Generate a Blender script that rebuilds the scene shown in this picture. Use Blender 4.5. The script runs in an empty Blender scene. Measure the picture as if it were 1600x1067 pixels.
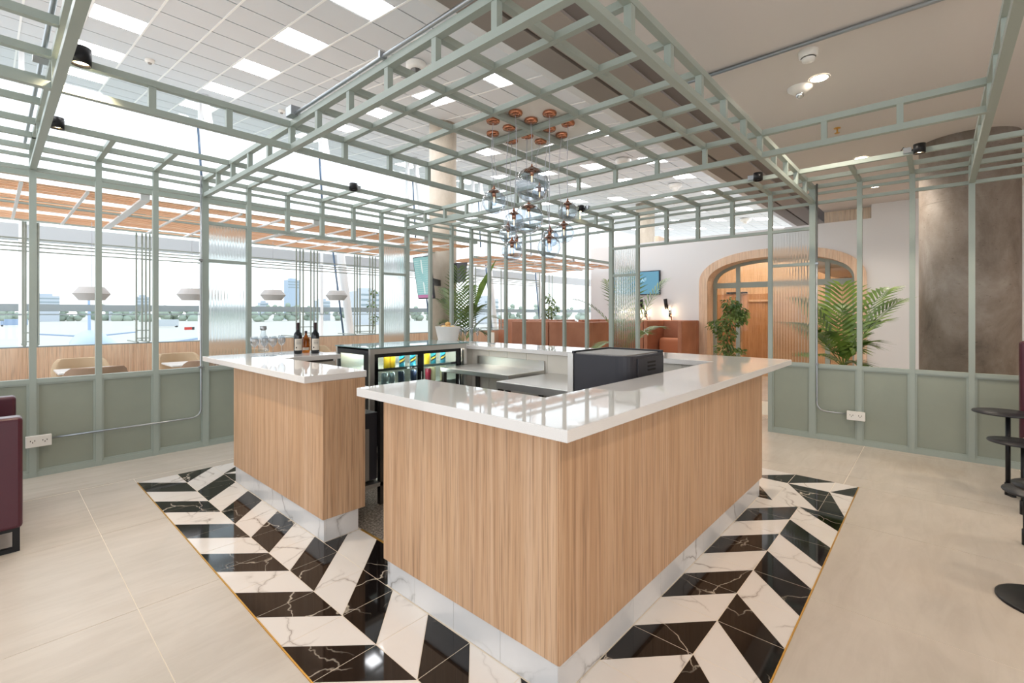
import bpy, bmesh, math, random
from mathutils import Vector, Matrix
random.seed(7)
S = bpy.context.scene
COL = S.collection

# ------------------------------------------------------------------ camera
FPX = 736.087; HZ = 490.0; EYE = 1.5; HEAD = math.radians(42.0526)
FX, FY = math.cos(HEAD), math.sin(HEAD); RX, RY = FY, -FX
cd = bpy.data.cameras.new('camera'); cam = bpy.data.objects.new('camera', cd); COL.objects.link(cam)
cd.sensor_width = 36.0; cd.lens = FPX * 36.0 / 1600.0
cd.shift_y = -(533.5 - HZ) / 1600.0
cd.clip_start = 0.05; cd.clip_end = 3000
cam.location = (0, 0, EYE); cam.rotation_euler = (math.pi / 2, 0, HEAD - math.pi / 2)
S.camera = cam
S.view_settings.view_transform = 'Standard'; S.view_settings.look = 'None'
S.view_settings.exposure = 0.92; S.view_settings.gamma = 1.0
S.view_settings.use_curve_mapping = False
S.cycles.transparent_max_bounces = 32; S.cycles.max_bounces = 12; S.cycles.diffuse_bounces = 6; S.cycles.transmission_bounces = 12; S.cycles.use_denoising = True

# ------------------------------------------------------------------ world (bright overcast sky)
W = bpy.data.worlds.new('World'); S.world = W; W.use_nodes = True
nt = W.node_tree; bg = nt.nodes['Background']
SKY_STRENGTH = 1.25
tc = nt.nodes.new('ShaderNodeTexCoord'); sx = nt.nodes.new('ShaderNodeSeparateXYZ')
rp = nt.nodes.new('ShaderNodeValToRGB')
nt.links.new(tc.outputs['Generated'], sx.inputs[0]); nt.links.new(sx.outputs['Z'], rp.inputs[0])
rp.color_ramp.elements[0].position = 0.0; rp.color_ramp.elements[0].color = (0.93, 0.97, 1.0, 1)
rp.color_ramp.elements[1].position = 0.6; rp.color_ramp.elements[1].color = (0.74, 0.87, 1.0, 1)
nt.links.new(rp.outputs[0], bg.inputs[0]); bg.inputs[1].default_value = SKY_STRENGTH

def at(px, py, F):
    "world point at depth F along the pixel's ray"
    a = (px - 800) / FPX
    return Vector((F * (FX + a * RX), F * (FY + a * RY), EYE + F * (HZ - py) / FPX))
def onY(px, py, Y):
    a = (px - 800) / FPX; return at(px, py, Y / (FY + a * RY))
def onX(px, py, X):
    a = (px - 800) / FPX; return at(px, py, X / (FX + a * RX))
def onZ(px, py, Z):
    return at(px, py, (Z - EYE) * FPX / (HZ - py))
def proj(p):
    F = p[0] * FX + p[1] * FY; R = p[0] * RX + p[1] * RY
    return 800 + FPX * R / F, HZ - FPX * (p[2] - EYE) / F, F

# ------------------------------------------------------------------ materials
def lin(c):
    if isinstance(c, str):
        c = [int(c[i:i + 2], 16) / 255 for i in (0, 2, 4)]
    return tuple(((v / 12.92) if v <= 0.04045 else ((v + 0.055) / 1.055) ** 2.4) for v in c) + (1.0,)
M = {}
def mat(name, col='ffffff', rough=0.5, metal=0.0, spec=0.5, emit=None, es=0.0, coat=0.0, trans=0.0, ior=1.45):
    m = bpy.data.materials.new(name); m.use_nodes = True
    b = m.node_tree.nodes['Principled BSDF']
    b.inputs['Base Color'].default_value = lin(col); b.inputs['Roughness'].default_value = rough
    b.inputs['Metallic'].default_value = metal; b.inputs['Specular IOR Level'].default_value = spec
    b.inputs['Coat Weight'].default_value = coat; b.inputs['Transmission Weight'].default_value = trans
    b.inputs['IOR'].default_value = ior
    if emit:
        b.inputs['Emission Color'].default_value = lin(emit); b.inputs['Emission Strength'].default_value = es
    M[name] = m
    return m
def nodes(m): return m.node_tree.nodes, m.node_tree.links, m.node_tree.nodes['Principled BSDF']
def pos_map(m, scale=(1, 1, 1), rot=(0, 0, 0), coord='pos'):
    n, l, b = nodes(m)
    mp = n.new('ShaderNodeMapping'); mp.inputs['Scale'].default_value = scale; mp.inputs['Rotation'].default_value = rot
    if coord == 'pos':
        g = n.new('ShaderNodeNewGeometry'); l.new(g.outputs['Position'], mp.inputs[0])
    else:
        g = n.new('ShaderNodeTexCoord'); l.new(g.outputs['Object'], mp.inputs[0])
    return mp.outputs[0]
def ramp(m, src, stops):
    n, l, b = nodes(m); r = n.new('ShaderNodeValToRGB'); l.new(src, r.inputs[0])
    e = r.color_ramp.elements
    while len(e) < len(stops): e.new(0.5)
    for k, (p, c) in enumerate(stops): e[k].position = p; e[k].color = lin(c)
    return r.outputs[0]
def noise(m, vec, scale, detail=4, rough=0.5, dist=0.0):
    n, l, b = nodes(m); t = n.new('ShaderNodeTexNoise'); l.new(vec, t.inputs['Vector'])
    t.inputs['Scale'].default_value = scale; t.inputs['Detail'].default_value = detail
    t.inputs['Roughness'].default_value = rough; t.inputs['Distortion'].default_value = dist
    return t.outputs['Fac']
def base(m, src): n, l, b = nodes(m); l.new(src, b.inputs['Base Color'])
def mixc(m, fac, a, c, mode='MIX'):
    n, l, b = nodes(m); x = n.new('ShaderNodeMixRGB'); x.blend_type = mode
    for i, v in ((0, fac), (1, a), (2, c)):
        if hasattr(v, 'is_linked') or hasattr(v, 'links'): l.new(v, x.inputs[i])
        elif i == 0: x.inputs[0].default_value = v
        else: x.inputs[i].default_value = lin(v)
    return x.outputs[0]
def bump(m, src, strength=0.2, dist=0.01):
    n, l, b = nodes(m); p = n.new('ShaderNodeBump'); l.new(src, p.inputs['Height'])
    p.inputs['Strength'].default_value = strength; p.inputs['Distance'].default_value = dist
    l.new(p.outputs[0], b.inputs['Normal'])

m = mat('green_steel', 'a0aaa2', 0.42)
m = mat('green_panel', '8f9686', 0.5)
v = pos_map(m); base(m, ramp(m, noise(m, v, 2.2, 3), [(0.3, '8f968a'), (0.7, '979e91')]))
def wood(name, a, b_, c, rough=0.45):
    m = mat(name, a, rough, spec=0.4)
    v1 = pos_map(m, (30, 30, 0.55)); v2 = pos_map(m, (150, 150, 2.5)); v3 = pos_map(m, (3.2, 3.2, 0.35))
    n1 = noise(m, v1, 1.0, 5, 0.55, 0.6); n2 = noise(m, v2, 1.0, 3, 0.6); n3 = noise(m, v3, 1.0, 2)
    c1 = ramp(m, n1, [(0.28, b_), (0.5, a), (0.72, c)])
    c2 = mixc(m, 0.42, c1, ramp(m, n2, [(0.33, '6d4f38'), (0.5, 'ffffff')]), 'MULTIPLY')
    c3 = mixc(m, 0.15, c2, ramp(m, n3, [(0.3, 'c89a72'), (0.7, 'fff0dd')]), 'MULTIPLY')
    base(m, c3); return m
wood('oak', 'c8a381', 'b8916e', 'd3b192')
wood('oak_wall', 'f2d4b8', 'e4c09f', 'f6dfc8')
wood('oak_warm', 'ecd8c0', 'e2c8aa', 'f0e0cc', 0.5)
def slat_wood():
    m = mat('slat_wood', 'eab994', 0.6); v = pos_map(m, (0.8, 40, 40))
    base(m, ramp(m, noise(m, v, 1.0, 4), [(0.3, 'dfa57a'), (0.5, 'edbb95'), (0.75, 'f5d2b4')]))
slat_wood()
m = mat('quartz', 'e6e1dd', 0.035, spec=0.5)
v = pos_map(m); base(m, ramp(m, noise(m, v, 400, 2), [(0.35, 'd8d3cf'), (0.6, 'eae6e2')]))
m = mat('quartz_edge', 'ddd8d2', 0.3)
m = mat('floor_stone', 'd6cbbd', 0.26, spec=0.45)
v = pos_map(m, (1, 1, 1)); v2 = pos_map(m, (0.6, 3.0, 1), (0, 0, 0.5))
cA = ramp(m, noise(m, v, 0.9, 5, 0.6, 0.6), [(0.3, 'bdb4a8'), (0.55, 'cac0b4'), (0.75, 'c4b6a6')])
base(m, mixc(m, 0.22, cA, ramp(m, noise(m, v2, 3.0, 6, 0.65, 0.8), [(0.35, 'b5a899'), (0.6, 'd6ccbf')])))
m = mat('grout', 'e6dccb', 0.7)
m = mat('white_grout', 'e8dcc8', 0.6)
def marble(name, base_c, mid, vein, gloss, scale):
    m = mat(name, base_c, gloss, spec=0.6)
    v = pos_map(m); n, l, b = nodes(m)
    w = n.new('ShaderNodeTexNoise'); l.new(v, w.inputs['Vector']); w.inputs['Scale'].default_value = 2.2; w.inputs['Detail'].default_value = 5
    add = n.new('ShaderNodeMixRGB'); add.blend_type = 'ADD'; add.inputs[0].default_value = 0.55
    l.new(v, add.inputs[1]); l.new(w.outputs['Color'], add.inputs[2])
    vo = n.new('ShaderNodeTexVoronoi'); vo.feature = 'DISTANCE_TO_EDGE'; vo.inputs['Scale'].default_value = scale
    l.new(add.outputs[0], vo.inputs['Vector'])
    veins = ramp(m, vo.outputs['Distance'], [(0.0, vein), (0.012, mid), (0.045, base_c)])
    nn = noise(m, v, 2.0, 3)
    msk = ramp(m, nn, [(0.45, '000000'), (0.6, 'ffffff')])
    cloud = ramp(m, noise(m, v, 3.0, 5, 0.6), [(0.3, mid), (0.55, base_c)])
    soft = mixc(m, 0.25, base_c, cloud)
    base(m, mixc(m, msk, soft, veins)); return m
marble('marble_white', 'e9e3dd', 'd3cbc4', '8f8378', 0.07, 2.6)
marble('marble_black', '14100f', '2a2322', 'd8cdbb', 0.05, 2.4)
marble('plinth_marble', 'd2cecb', 'bdb8b4', '857d76', 0.12, 2.2)
m = mat('granite', '7c7064', 0.3)
v = pos_map(m); base(m, ramp(m, noise(m, v, 70, 4, 0.7), [(0.35, '3a3430'), (0.5, '7d7166'), (0.62, 'b3a89a')]))
mat('brass', 'd0a04e', 0.35, 0.8)
mat('ceiling_tile', 'd6d9dc', 0.9, spec=0.1)
mat('ceiling_grid', 'f1f1ef', 0.5)
mat('plaster_beige', 'dcd6d2', 0.85, spec=0.1)
mat('bulkhead_mid', '948a82', 0.8); mat('bulkhead_light', 'a59a91', 0.8); mat('bulkhead_dark', '7f7570', 0.8)
mat('slot_black', '2a2624', 0.9)
m = mat('white_wall', 'e9e8e8', 0.8, spec=0.2)
mat('lamp_panel', 'ffffff', 0.5, emit='fafbff', es=11.0)
m = mat('concrete', '948b82', 0.55, spec=0.4)
v = pos_map(m, (1, 1, 0.7)); v2 = pos_map(m, (1.2, 1.2, 2.5))
k1 = ramp(m, noise(m, v, 1.6, 8, 0.65, 0.4), [(0.3, '71655b'), (0.5, '978b80'), (0.7, 'b3aaa1')])
k2 = ramp(m, noise(m, v2, 14, 6, 0.75), [(0.30, '4f4840'), (0.40, 'ffffff')])
base(m, mixc(m, 0.55, k1, k2, 'MULTIPLY')); bump(m, noise(m, v2, 14, 6, 0.75), 0.15, 0.02)
m = mat('concrete_light', 'c3b8a8', 0.7)
v = pos_map(m, (1, 1, 0.5)); base(m, ramp(m, noise(m, v, 1.5, 7, 0.65), [(0.3, '9d9181'), (0.5, 'bfb3a2'), (0.7, 'd3c9bb')]))
m = mat('steel', 'd3d1cd', 0.34, 1.0)
mat('steel_dark', '6b6864', 0.35, 1.0); mat('chrome', 'd8d8d8', 0.12, 1.0)
mat('galvanised', 'a9adb0', 0.35, 0.9)
mat('black_metal', '1b1b1d', 0.4, 0.3); mat('black_plastic', '26262a', 0.38); mat('black_gloss', '0d0d10', 0.12)
mat('charcoal', '35343a', 0.4); mat('grey_tray', '9a948e', 0.4, 0.3)
mat('navy', '26303f', 0.4)
m = mat('copper', 'c98a6c', 0.18, 1.0)
m = mat('burgundy', '4b1d2b', 0.32, spec=0.5, coat=0.15); v = pos_map(m); bump(m, noise(m, v, 120, 3), 0.08, 0.003)
m = mat('tan_leather', 'a8643f', 0.45)
v = pos_map(m); base(m, ramp(m, noise(m, v, 3, 4), [(0.3, 'a56a4e'), (0.7, 'b77d60')]))
mat('tan_side', '8d5c49', 0.5); mat('seat_brown', '75625a', 0.6)
mat('cushion', 'c77e57', 0.55)
mat('beige_fabric', 'c3ab8d', 0.85); mat('taupe_fabric', 'a58a74', 0.85)
mat('white_lacquer', 'ecebe8', 0.25); mat('white_plastic', 'e9e6e0', 0.4); mat('cream_tile', 'd9d2c6', 0.25)
mat('lamp_white', 'cdcdcd', 0.6)
mat('cord', 'b9bcc6', 0.4); mat('bread', 'd9ab6b', 0.7); mat('bread_pale', 'ecd3a4', 0.7)
mat('white_steel', 'eceef0', 0.4); mat('blue_rod', '4d6076', 0.4, 0.5)
mat('cyan_can', '2aa5c8', 0.3); mat('yellow_can', 'f2cb2e', 0.35); mat('silver_can', 'b5bcc2', 0.25, 0.7)
mat('navy_can', '252d42', 0.3); mat('red_can', '8d2036', 0.3); mat('cream_bottle', 'e3d2ac', 0.4); mat('can_lid', 'c8ccd0', 0.25, 1.0)
mat('wine_glass', '12161a', 0.06, spec=0.6); mat('label_paper', 'd9cfc0', 0.8); mat('label_ink', '4a3a35', 0.8)
mat('foil', '3a2b2c', 0.35, 0.3)
mat('amber', 'a85d16', 0.06, trans=0.85)
mat('pot_white', 'dfdfdc', 0.5); mat('terracotta', '8e8a80', 0.8); mat('soil', '3b2d22', 0.95)
mat('stem', '6e7a3f', 0.6); mat('trunk', '7a6a50', 0.8)
def leafmat(name, a, b_):
    m = mat(name, a, 0.4); v = pos_map(m)
    base(m, ramp(m, noise(m, v, 6, 2), [(0.35, a), (0.65, b_)]))
    m.node_tree.nodes['Principled BSDF'].inputs['Subsurface Weight'].default_value = 0.0
leafmat('palm_leaf', '4c6b2b', '7f9a41'); leafmat('palm_dark', '55703f', '7c9052'); leafmat('ficus_leaf', '45632f', '86994d')
mat('screen_teal', '7fb3b5', 0.2, emit='9fc3c2', es=0.2); mat('screen_bar', 'c7d6d4', 0.3, emit='d7e6e4', es=0.2)
mat('screen_pink', 'b06a95', 0.3, emit='b87aa0', es=0.2); mat('screen_blue', '5f93ac', 0.2, emit='74a9c2', es=0.18)
mat('screen_text', 'a9cfdd', 0.3, emit='b0d4e0', es=0.3)
mat('bulb_glow', 'fff1d0', 0.4, emit='ffcf86', es=1.8)
mat('warm_disc', 'fff1d8', 0.4, emit='ffd9a8', es=25.0)
mat('white_disc', 'fff8ee', 0.4, emit='fff0dc', es=20.0)
mat('apron', 'c2bbb0', 0.9); mat('apron_dark', 'b3aea6', 0.9)
mat('tree_far', '9aa596', 0.9); mat('building_far', 'b8bec6', 0.9); mat('building_pale', 'c3c7cc', 0.9); mat('tower_far', 'aab7c6', 0.8)  # distance haze is put into these paled tree, building and tower colours
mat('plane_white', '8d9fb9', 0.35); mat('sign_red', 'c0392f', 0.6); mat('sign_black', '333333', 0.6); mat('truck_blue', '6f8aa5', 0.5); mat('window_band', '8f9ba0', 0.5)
mat('gate_grey', 'b9bec2', 0.5)
def thin_glass(name, tint, refl_rough=0.0, amount=1.0, ior=1.45, power=4.0, floor_=0.045):
    m = bpy.data.materials.new(name); m.use_nodes = True; n = m.node_tree.nodes; l = m.node_tree.links
    n.remove(n['Principled BSDF']); out = n['Material Output']
    tr = n.new('ShaderNodeBsdfTransparent'); tr.inputs[0].default_value = lin(tint)
    gl = n.new('ShaderNodeBsdfGlossy'); gl.inputs['Roughness'].default_value = refl_rough
    fr = n.new('ShaderNodeLayerWeight'); fr.inputs[0].default_value = 0.5
    pw = n.new('ShaderNodeMath'); pw.operation = 'POWER'; pw.inputs[1].default_value = power; l.new(fr.outputs['Facing'], pw.inputs[0])
    mu = n.new('ShaderNodeMath'); mu.operation = 'MULTIPLY_ADD'; mu.inputs[1].default_value = 0.85 * amount; mu.inputs[2].default_value = floor_ * amount
    mu.use_clamp = True
    mx = n.new('ShaderNodeMixShader'); l.new(pw.outputs[0], mu.inputs[0]); l.new(mu.outputs[0], mx.inputs[0])
    l.new(tr.outputs[0], mx.inputs[1]); l.new(gl.outputs[0], mx.inputs[2]); l.new(mx.outputs[0], out.inputs[0]); M[name] = m
thin_glass('pane', 'fbfdfd', 0.0, 0.5); thin_glass('fridge_glass', 'e9f3f2', 0.0, 0.8); thin_glass('globe_glass', 'eaf0f6', 0.0, 1.0, 1.5, 2.0, .08)
thin_glass('stemware', 'f1f5f8', 0.0, 1.0, 1.5, 1.7, .09); thin_glass('door_glass', 'f7efe4', 0.02, 0.6)
mat('glass_top', '86a5a6', 0.03, spec=0.8)
m = mat('fluted_glass', 'f2f7f7', 0.13, trans=1.0, ior=1.35)

# ------------------------------------------------------------------ mesh helpers
OFF = {}
def root_off(o): return OFF.get(o.name, Vector((0, 0, 0))) if o else Vector((0, 0, 0))
def tag(o, label=None, cat=None, group=None, kind=None):
    if label: o['label'] = label
    if cat: o['category'] = cat
    if group: o['group'] = group
    if kind: o['kind'] = kind
    return o
def thing(name, loc, label=None, cat=None, group=None, kind=None):
    o = bpy.data.objects.new(name, None); COL.objects.link(o); o.location = loc; o.empty_display_size = 0.1
    OFF[o.name] = Vector(loc)
    return tag(o, label, cat, group, kind)
class MB:
    def __init__(s): s.v = []; s.f = []; s.sm = []
    def quad(s, a, b, c, d, sm=False):
        i = len(s.v); s.v += [tuple(a), tuple(b), tuple(c), tuple(d)]; s.f.append((i, i + 1, i + 2, i + 3)); s.sm.append(sm); return s
    def add(s, vs, fs, sm=False):
        i = len(s.v); s.v += [tuple(p) for p in vs]
        for f in fs: s.f.append(tuple(i + k for k in f)); s.sm.append(sm)
        return s
    def box(s, x0, x1, y0, y1, z0, z1):
        if x0 > x1: x0, x1 = x1, x0
        if y0 > y1: y0, y1 = y1, y0
        if z0 > z1: z0, z1 = z1, z0
        return s.add([(x0, y0, z0), (x1, y0, z0), (x1, y1, z0), (x0, y1, z0), (x0, y0, z1), (x1, y0, z1), (x1, y1, z1), (x0, y1, z1)],
                     [(0, 3, 2, 1), (4, 5, 6, 7), (0, 1, 5, 4), (1, 2, 6, 5), (2, 3, 7, 6), (3, 0, 4, 7)])
    def bar(s, p, q, w, h=None, up=(0, 0, 1)):
        p = Vector(p); q = Vector(q); h = h or w; d = (q - p).normalized(); u = Vector(up)
        if abs(d.dot(u)) > 0.95: u = Vector((1, 0, 0))
        r = d.cross(u).normalized(); u = r.cross(d).normalized()
        vs = [b + r * (i * w / 2) + u * (j * h / 2) for b in (p, q) for i, j in ((-1, -1), (1, -1), (1, 1), (-1, 1))]
        return s.add(vs, [(0, 1, 2, 3), (7, 6, 5, 4), (0, 4, 5, 1), (1, 5, 6, 2), (2, 6, 7, 3), (3, 7, 4, 0)])
    def cyl(s, p, q, r, n=12, r2=None, cap=True, sm=True):
        p = Vector(p); q = Vector(q); r2 = r if r2 is None else r2; d = (q - p).normalized()
        u = Vector((0, 0, 1)) if abs(d.z) < 0.9 else Vector((1, 0, 0))
        a = d.cross(u).normalized(); b = d.cross(a)
        vs = [p + (a * math.cos(t) + b * math.sin(t)) * r for t in [2 * math.pi * k / n for k in range(n)]]
        vs += [q + (a * math.cos(t) + b * math.sin(t)) * r2 for t in [2 * math.pi * k / n for k in range(n)]]
        s.add(vs, [(k, n + k, n + (k + 1) % n, (k + 1) % n) for k in range(n)], sm)
        if cap:
            i = len(s.v) - 2 * n; s.f.append(tuple(i + k for k in range(n))); s.f.append(tuple(i + n + k for k in reversed(range(n)))); s.sm += [False, False]
        return s
    def tube(s, pts, r, n=8, cap=True):
        pts = [Vector(p) for p in pts]; rings = []; i0 = len(s.v); ref = None
        for k, p in enumerate(pts):
            d = (pts[min(k + 1, len(pts) - 1)] - pts[max(k - 1, 0)]).normalized()
            if ref is None:
                ref = Vector((0, 0, 1)) if abs(d.z) < 0.9 else Vector((1, 0, 0))
            a = d.cross(ref).normalized(); b = a.cross(d).normalized(); ref = b
            rr = r[k] if isinstance(r, (list, tuple)) else r
            s.v += [tuple(p + (a * math.cos(t) + b * math.sin(t)) * rr) for t in [2 * math.pi * j / n for j in range(n)]]
        for k in range(len(pts) - 1):
            for j in range(n):
                s.f.append((i0 + k * n + j, i0 + k * n + (j + 1) % n, i0 + (k + 1) * n + (j + 1) % n, i0 + (k + 1) * n + j)); s.sm.append(True)
        if cap:
            s.f.append(tuple(i0 + j for j in reversed(range(n)))); s.f.append(tuple(i0 + (len(pts) - 1) * n + j for j in range(n))); s.sm += [False, False]
        return s
    def lathe(s, prof, c=(0, 0, 0), n=24, sm=True):
        i0 = len(s.v); c = Vector(c)
        for r, z in prof:
            s.v += [(c.x + r * math.cos(2 * math.pi * j / n), c.y + r * math.sin(2 * math.pi * j / n), c.z + z) for j in range(n)]
        for k in range(len(prof) - 1):
            for j in range(n):
                s.f.append((i0 + k * n + j, i0 + k * n + (j + 1) % n, i0 + (k + 1) * n + (j + 1) % n, i0 + (k + 1) * n + j)); s.sm.append(sm)
        return s
    def prism(s, poly, a0, a1, axis='z'):
        "extrude a 2-D polygon: axis z -> (x,y); x -> (y,z); y -> (x,z)"
        n = len(poly)
        def P(u, w, a): return {'z': (u, w, a), 'x': (a, u, w), 'y': (u, a, w)}[axis]
        vs = [P(u, w, a0) for u, w in poly] + [P(u, w, a1) for u, w in poly]
        return s.add(vs, [tuple(range(n - 1, -1, -1)), tuple(range(n, 2 * n))] + [(k, (k + 1) % n, n + (k + 1) % n, n + k) for k in range(n)])
    def build(s, name, m, parent=None, bevel=0.0, seg=2, fix=True, label=None, cat=None, group=None, kind=None, loc=None):
        off = root_off(parent) if parent else Vector(loc or (0, 0, 0))
        me = bpy.data.meshes.new(name)
        me.from_pydata([(p[0] - off.x, p[1] - off.y, p[2] - off.z) for p in s.v], [], s.f)
        me.polygons.foreach_set('use_smooth', s.sm)
        if fix:
            bm = bmesh.new(); bm.from_mesh(me); bmesh.ops.recalc_face_normals(bm, faces=bm.faces); bm.to_mesh(me); bm.free()
        me.update()
        me.materials.append(M[m] if isinstance(m, str) else m)
        o = bpy.data.objects.new(name, me); COL.objects.link(o)
        if parent: o.parent = parent; OFF[o.name] = off
        else: o.location = off; OFF[o.name] = off
        if bevel:
            b = o.modifiers.new('bevel', 'BEVEL'); b.width = bevel; b.segments = seg; b.limit_method = 'ANGLE'; b.angle_limit = math.radians(40)
        return tag(o, label, cat, group, kind)
def copy_tree(o, loc=None, rotz=None, scale=None, parent=None):
    c = o.copy(); COL.objects.link(c); c.parent = parent
    for ch in list(o.children): copy_tree(ch, parent=c)
    if loc is not None: c.location = loc
    if rotz is not None: c.rotation_euler = (0, 0, rotz)
    if scale is not None: c.scale = (scale,) * 3
    return c
def B(*a): return MB().box(*a)
def light(name, kind, loc, power, col=(1, 1, 1), size=0.1, rot=None, parent=None, spot=None, blend=0.6):
    d = bpy.data.lights.new(name, kind); d.energy = power; d.color = col
    if kind == 'SPOT':
        d.spot_size = math.radians(spot or 90); d.spot_blend = blend; d.shadow_soft_size = size
    elif kind == 'POINT': d.shadow_soft_size = size
    o = bpy.data.objects.new(name, d); COL.objects.link(o); o.location = Vector(loc) - root_off(parent)
    if rot: o.rotation_euler = rot
    if parent: o.parent = parent
    return o
def XK(k): return 1.635 + 0.457 * k
def YK(k): return 1.115 + 0.459 * k
YW, XW = YK(11), XK(11)
WHITE_X = 11.87           # plane of the white arch wall
FLAT_Z = 3.70             # plaster ceiling over the right side
C0, CK = 4.69, 0.107      # rising tile ceiling: z = C0 + CK*y
def cz(y): return C0 + CK * y
# ================================================================== SETTING
# ---- floor: base screed plus stone slabs
fl = B(-6, 24, -6, 10.2, -0.06, -0.0015).build('floor', 'grout', label='beige stone slab floor', kind='structure')
ZX0, ZX1, ZY0, ZY1 = 0.878, 5.03, 0.503, 5.262
gap = 0.0022
for i in range(-2, 6):
    for j in range(-2, 4):
        x0, y0 = 0.505 + 1.2 * i, 0.61 + 1.2 * j; x1, y1 = x0 + 1.2, y0 + 1.2
        if x0 >= 8: continue
        # cut the slab where the marble inlay lies
        rects = [(x0, x1, y0, y1)]
        if x1 > ZX0 and x0 < ZX1 and y1 > ZY0 and y0 < ZY1:
            rects = []
            if x0 < ZX0: rects.append((x0, ZX0 - .004, y0, y1))
            if x1 > ZX1: rects.append((ZX1 + .004, x1, y0, y1))
            xa, xb = max(x0, ZX0 - .004), min(x1, ZX1 + .004)
            if y0 < ZY0: rects.append((xa, xb, y0, ZY0 - .004))
            if y1 > ZY1: rects.append((xa, xb, ZY1 + .004, y1))
        for (a, b, c, d) in rects:
            B(a + gap, b - gap, c + gap, d - gap, -0.004, 0.0).build('floor_slab', 'floor_stone', fl)
big = B(8.9, 24, -6, 10.2, -0.012, 0).box(-6, -1.9, -6, 10.2, -0.012, 0).box(-1.9, 8.9, 5.42, 10.2, -0.012, 0).box(-1.9, 8.9, -6, -1.8, -0.012, 0)
big.build('floor_field', 'floor_stone', fl, kind='stuff')

# ---- marble inlay: triangles black and white
fm = B(ZX0, ZX1, ZY0, ZY1, -0.05, 0.0003).build('floor_marble', 'white_grout', label='black and white chevron marble floor around the bar', kind='structure')
TG = 0.0018
def tri(p, q, r, black):
    c = ((p[0] + q[0] + r[0]) / 3, (p[1] + q[1] + r[1]) / 3)
    pts = []
    for a in (p, q, r):
        d = Vector((c[0] - a[0], c[1] - a[1])); L = d.length
        pts.append((a[0] + d.x / L * TG * 1.9, a[1] + d.y / L * TG * 1.9))
    MB().prism(pts, -0.006, 0.0014).build('marble_tile', 'marble_black' if black else 'marble_white', fm)
ST = 0.3055
# left band (X .878..1.465), rows along Y; the spine is at X = 1.172
sxs = [ZX0, 1.172, 1.465]
ys = [1.58 + ST * k for k in range(-4, 13)]
ys = [max(y, ZY0) for y in ys if y > ZY0 - ST] 
ys = [y for y in ys if y < ZY1 - 0.05] + [ZY1]
def row_par(y): return int(round((y - 1.58) / ST))
for n in range(len(ys) - 1):
    a, b = ys[n], ys[n + 1]; k = row_par(1.58 + ST * math.floor((a - 1.58) / ST + 0.5))
    # outer column: diagonal from the border (low Y... high) : spine low - border high
    blk = (k % 2 == 0)
    tri((sxs[0], b), (sxs[1], a), (sxs[1], b), blk); tri((sxs[0], a), (sxs[1], a), (sxs[0], b), not blk)
    blk2 = (k % 2 == 1)
    tri((sxs[1], a), (sxs[2], b), (sxs[1], b), blk2); tri((sxs[1], a), (sxs[2], a), (sxs[2], b), not blk2)
# right band (Y .503..1.085), rows along X from 1.465
sys_ = [ZY0, 0.797, 1.085]
xs = [1.465] + [2.685 - ST * 3 + ST * k for k in range(0, 12)]
xs = [x for x in xs if x < 4.43]
for n in range(len(xs) - 1):
    a, b = xs[n], xs[n + 1]; k = int(round((a - 2.685) / ST))
    blk = (k % 2 == 1)
    tri((a, sys_[0]), (b, sys_[1]), (a, sys_[1]), blk); tri((a, sys_[0]), (b, sys_[0]), (b, sys_[1]), not blk)
    blk2 = (k % 2 == 0)
    tri((a, sys_[2]), (b, sys_[1]), (a, sys_[1]), blk2); tri((a, sys_[2]), (b, sys_[2]), (b, sys_[1]), not blk2)
# far band along Y at X 4.43..5.03 and far band along X at Y 4.67..5.262
xe = [xs[-1], 4.727, ZX1]; yy = [ZY0, .67, .98, 1.285, 1.59, 1.895, 2.2, 2.5, 2.8, 3.1, 3.4, 3.7, 4.0, 4.3, 4.6, 4.95, ZY1]
for n in range(len(yy) - 1):
    a, b = yy[n], yy[n + 1]; k = n
    blk = (k % 2 == 0)
    tri((xe[2], a), (xe[1], b), (xe[1], a), blk); tri((xe[2], a), (xe[2], b), (xe[1], b), not blk)
    tri((xe[0], a), (xe[1], b), (xe[1], a), not blk); tri((xe[0], a), (xe[0], b), (xe[1], b), blk)
ye = [4.67, 4.96, ZY1]; xx = [1.465, 1.77, 2.075, 2.38, 2.7, 3.0, 3.3, 3.6, 3.9, 4.2, xs[-1]]
for n in range(len(xx) - 1):
    a, b = xx[n], xx[n + 1]; blk = (n % 2 == 0)
    tri((a, ye[1]), (b, ye[1]), (b, ye[2]), blk); tri((a, ye[1]), (b, ye[2]), (a, ye[2]), not blk)
    tri((a, ye[1]), (b, ye[0]), (b, ye[1]), not blk); tri((a, ye[1]), (a, ye[0]), (b, ye[0]), blk)
def clip_y(poly, ymin, ymax):
    for (lim, sg) in ((ymin, 1), (ymax, -1)):
        out = []
        for n in range(len(poly)):
            p, q = poly[n], poly[(n + 1) % len(poly)]; ip, iq = sg * (p[1] - lim) >= 0, sg * (q[1] - lim) >= 0
            if ip: out.append(p)
            if ip != iq: t_ = (lim - p[1]) / (q[1] - p[1]); out.append((p[0] + (q[0] - p[0]) * t_, lim))
        poly = out
        if len(poly) < 3: return None
    return poly
for k in range(0, 6):
    y = 1.58 + ST * k; sh = ST * .255 / .293
    pl_ = clip_y([(1.467, y + .002), (1.72, y + sh + .002), (1.72, y + sh + ST - .002), (1.467, y + ST - .002)], 2.262, 2.978)
    if pl_: MB().prism(pl_, -0.006, .0014).build('marble_tile', 'marble_black' if (k - 1) % 2 == 1 else 'marble_white', fm)
fg = B(1.735, 4.12, 1.09, 4.665, -0.011, 0.002).build('floor_granite', 'granite', label='speckled granite floor inside the bar', kind='structure')
B(1.72, 1.735, 2.27, 2.97, -0.01, 0.004).build('threshold_strip', 'brass', fg)
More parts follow.
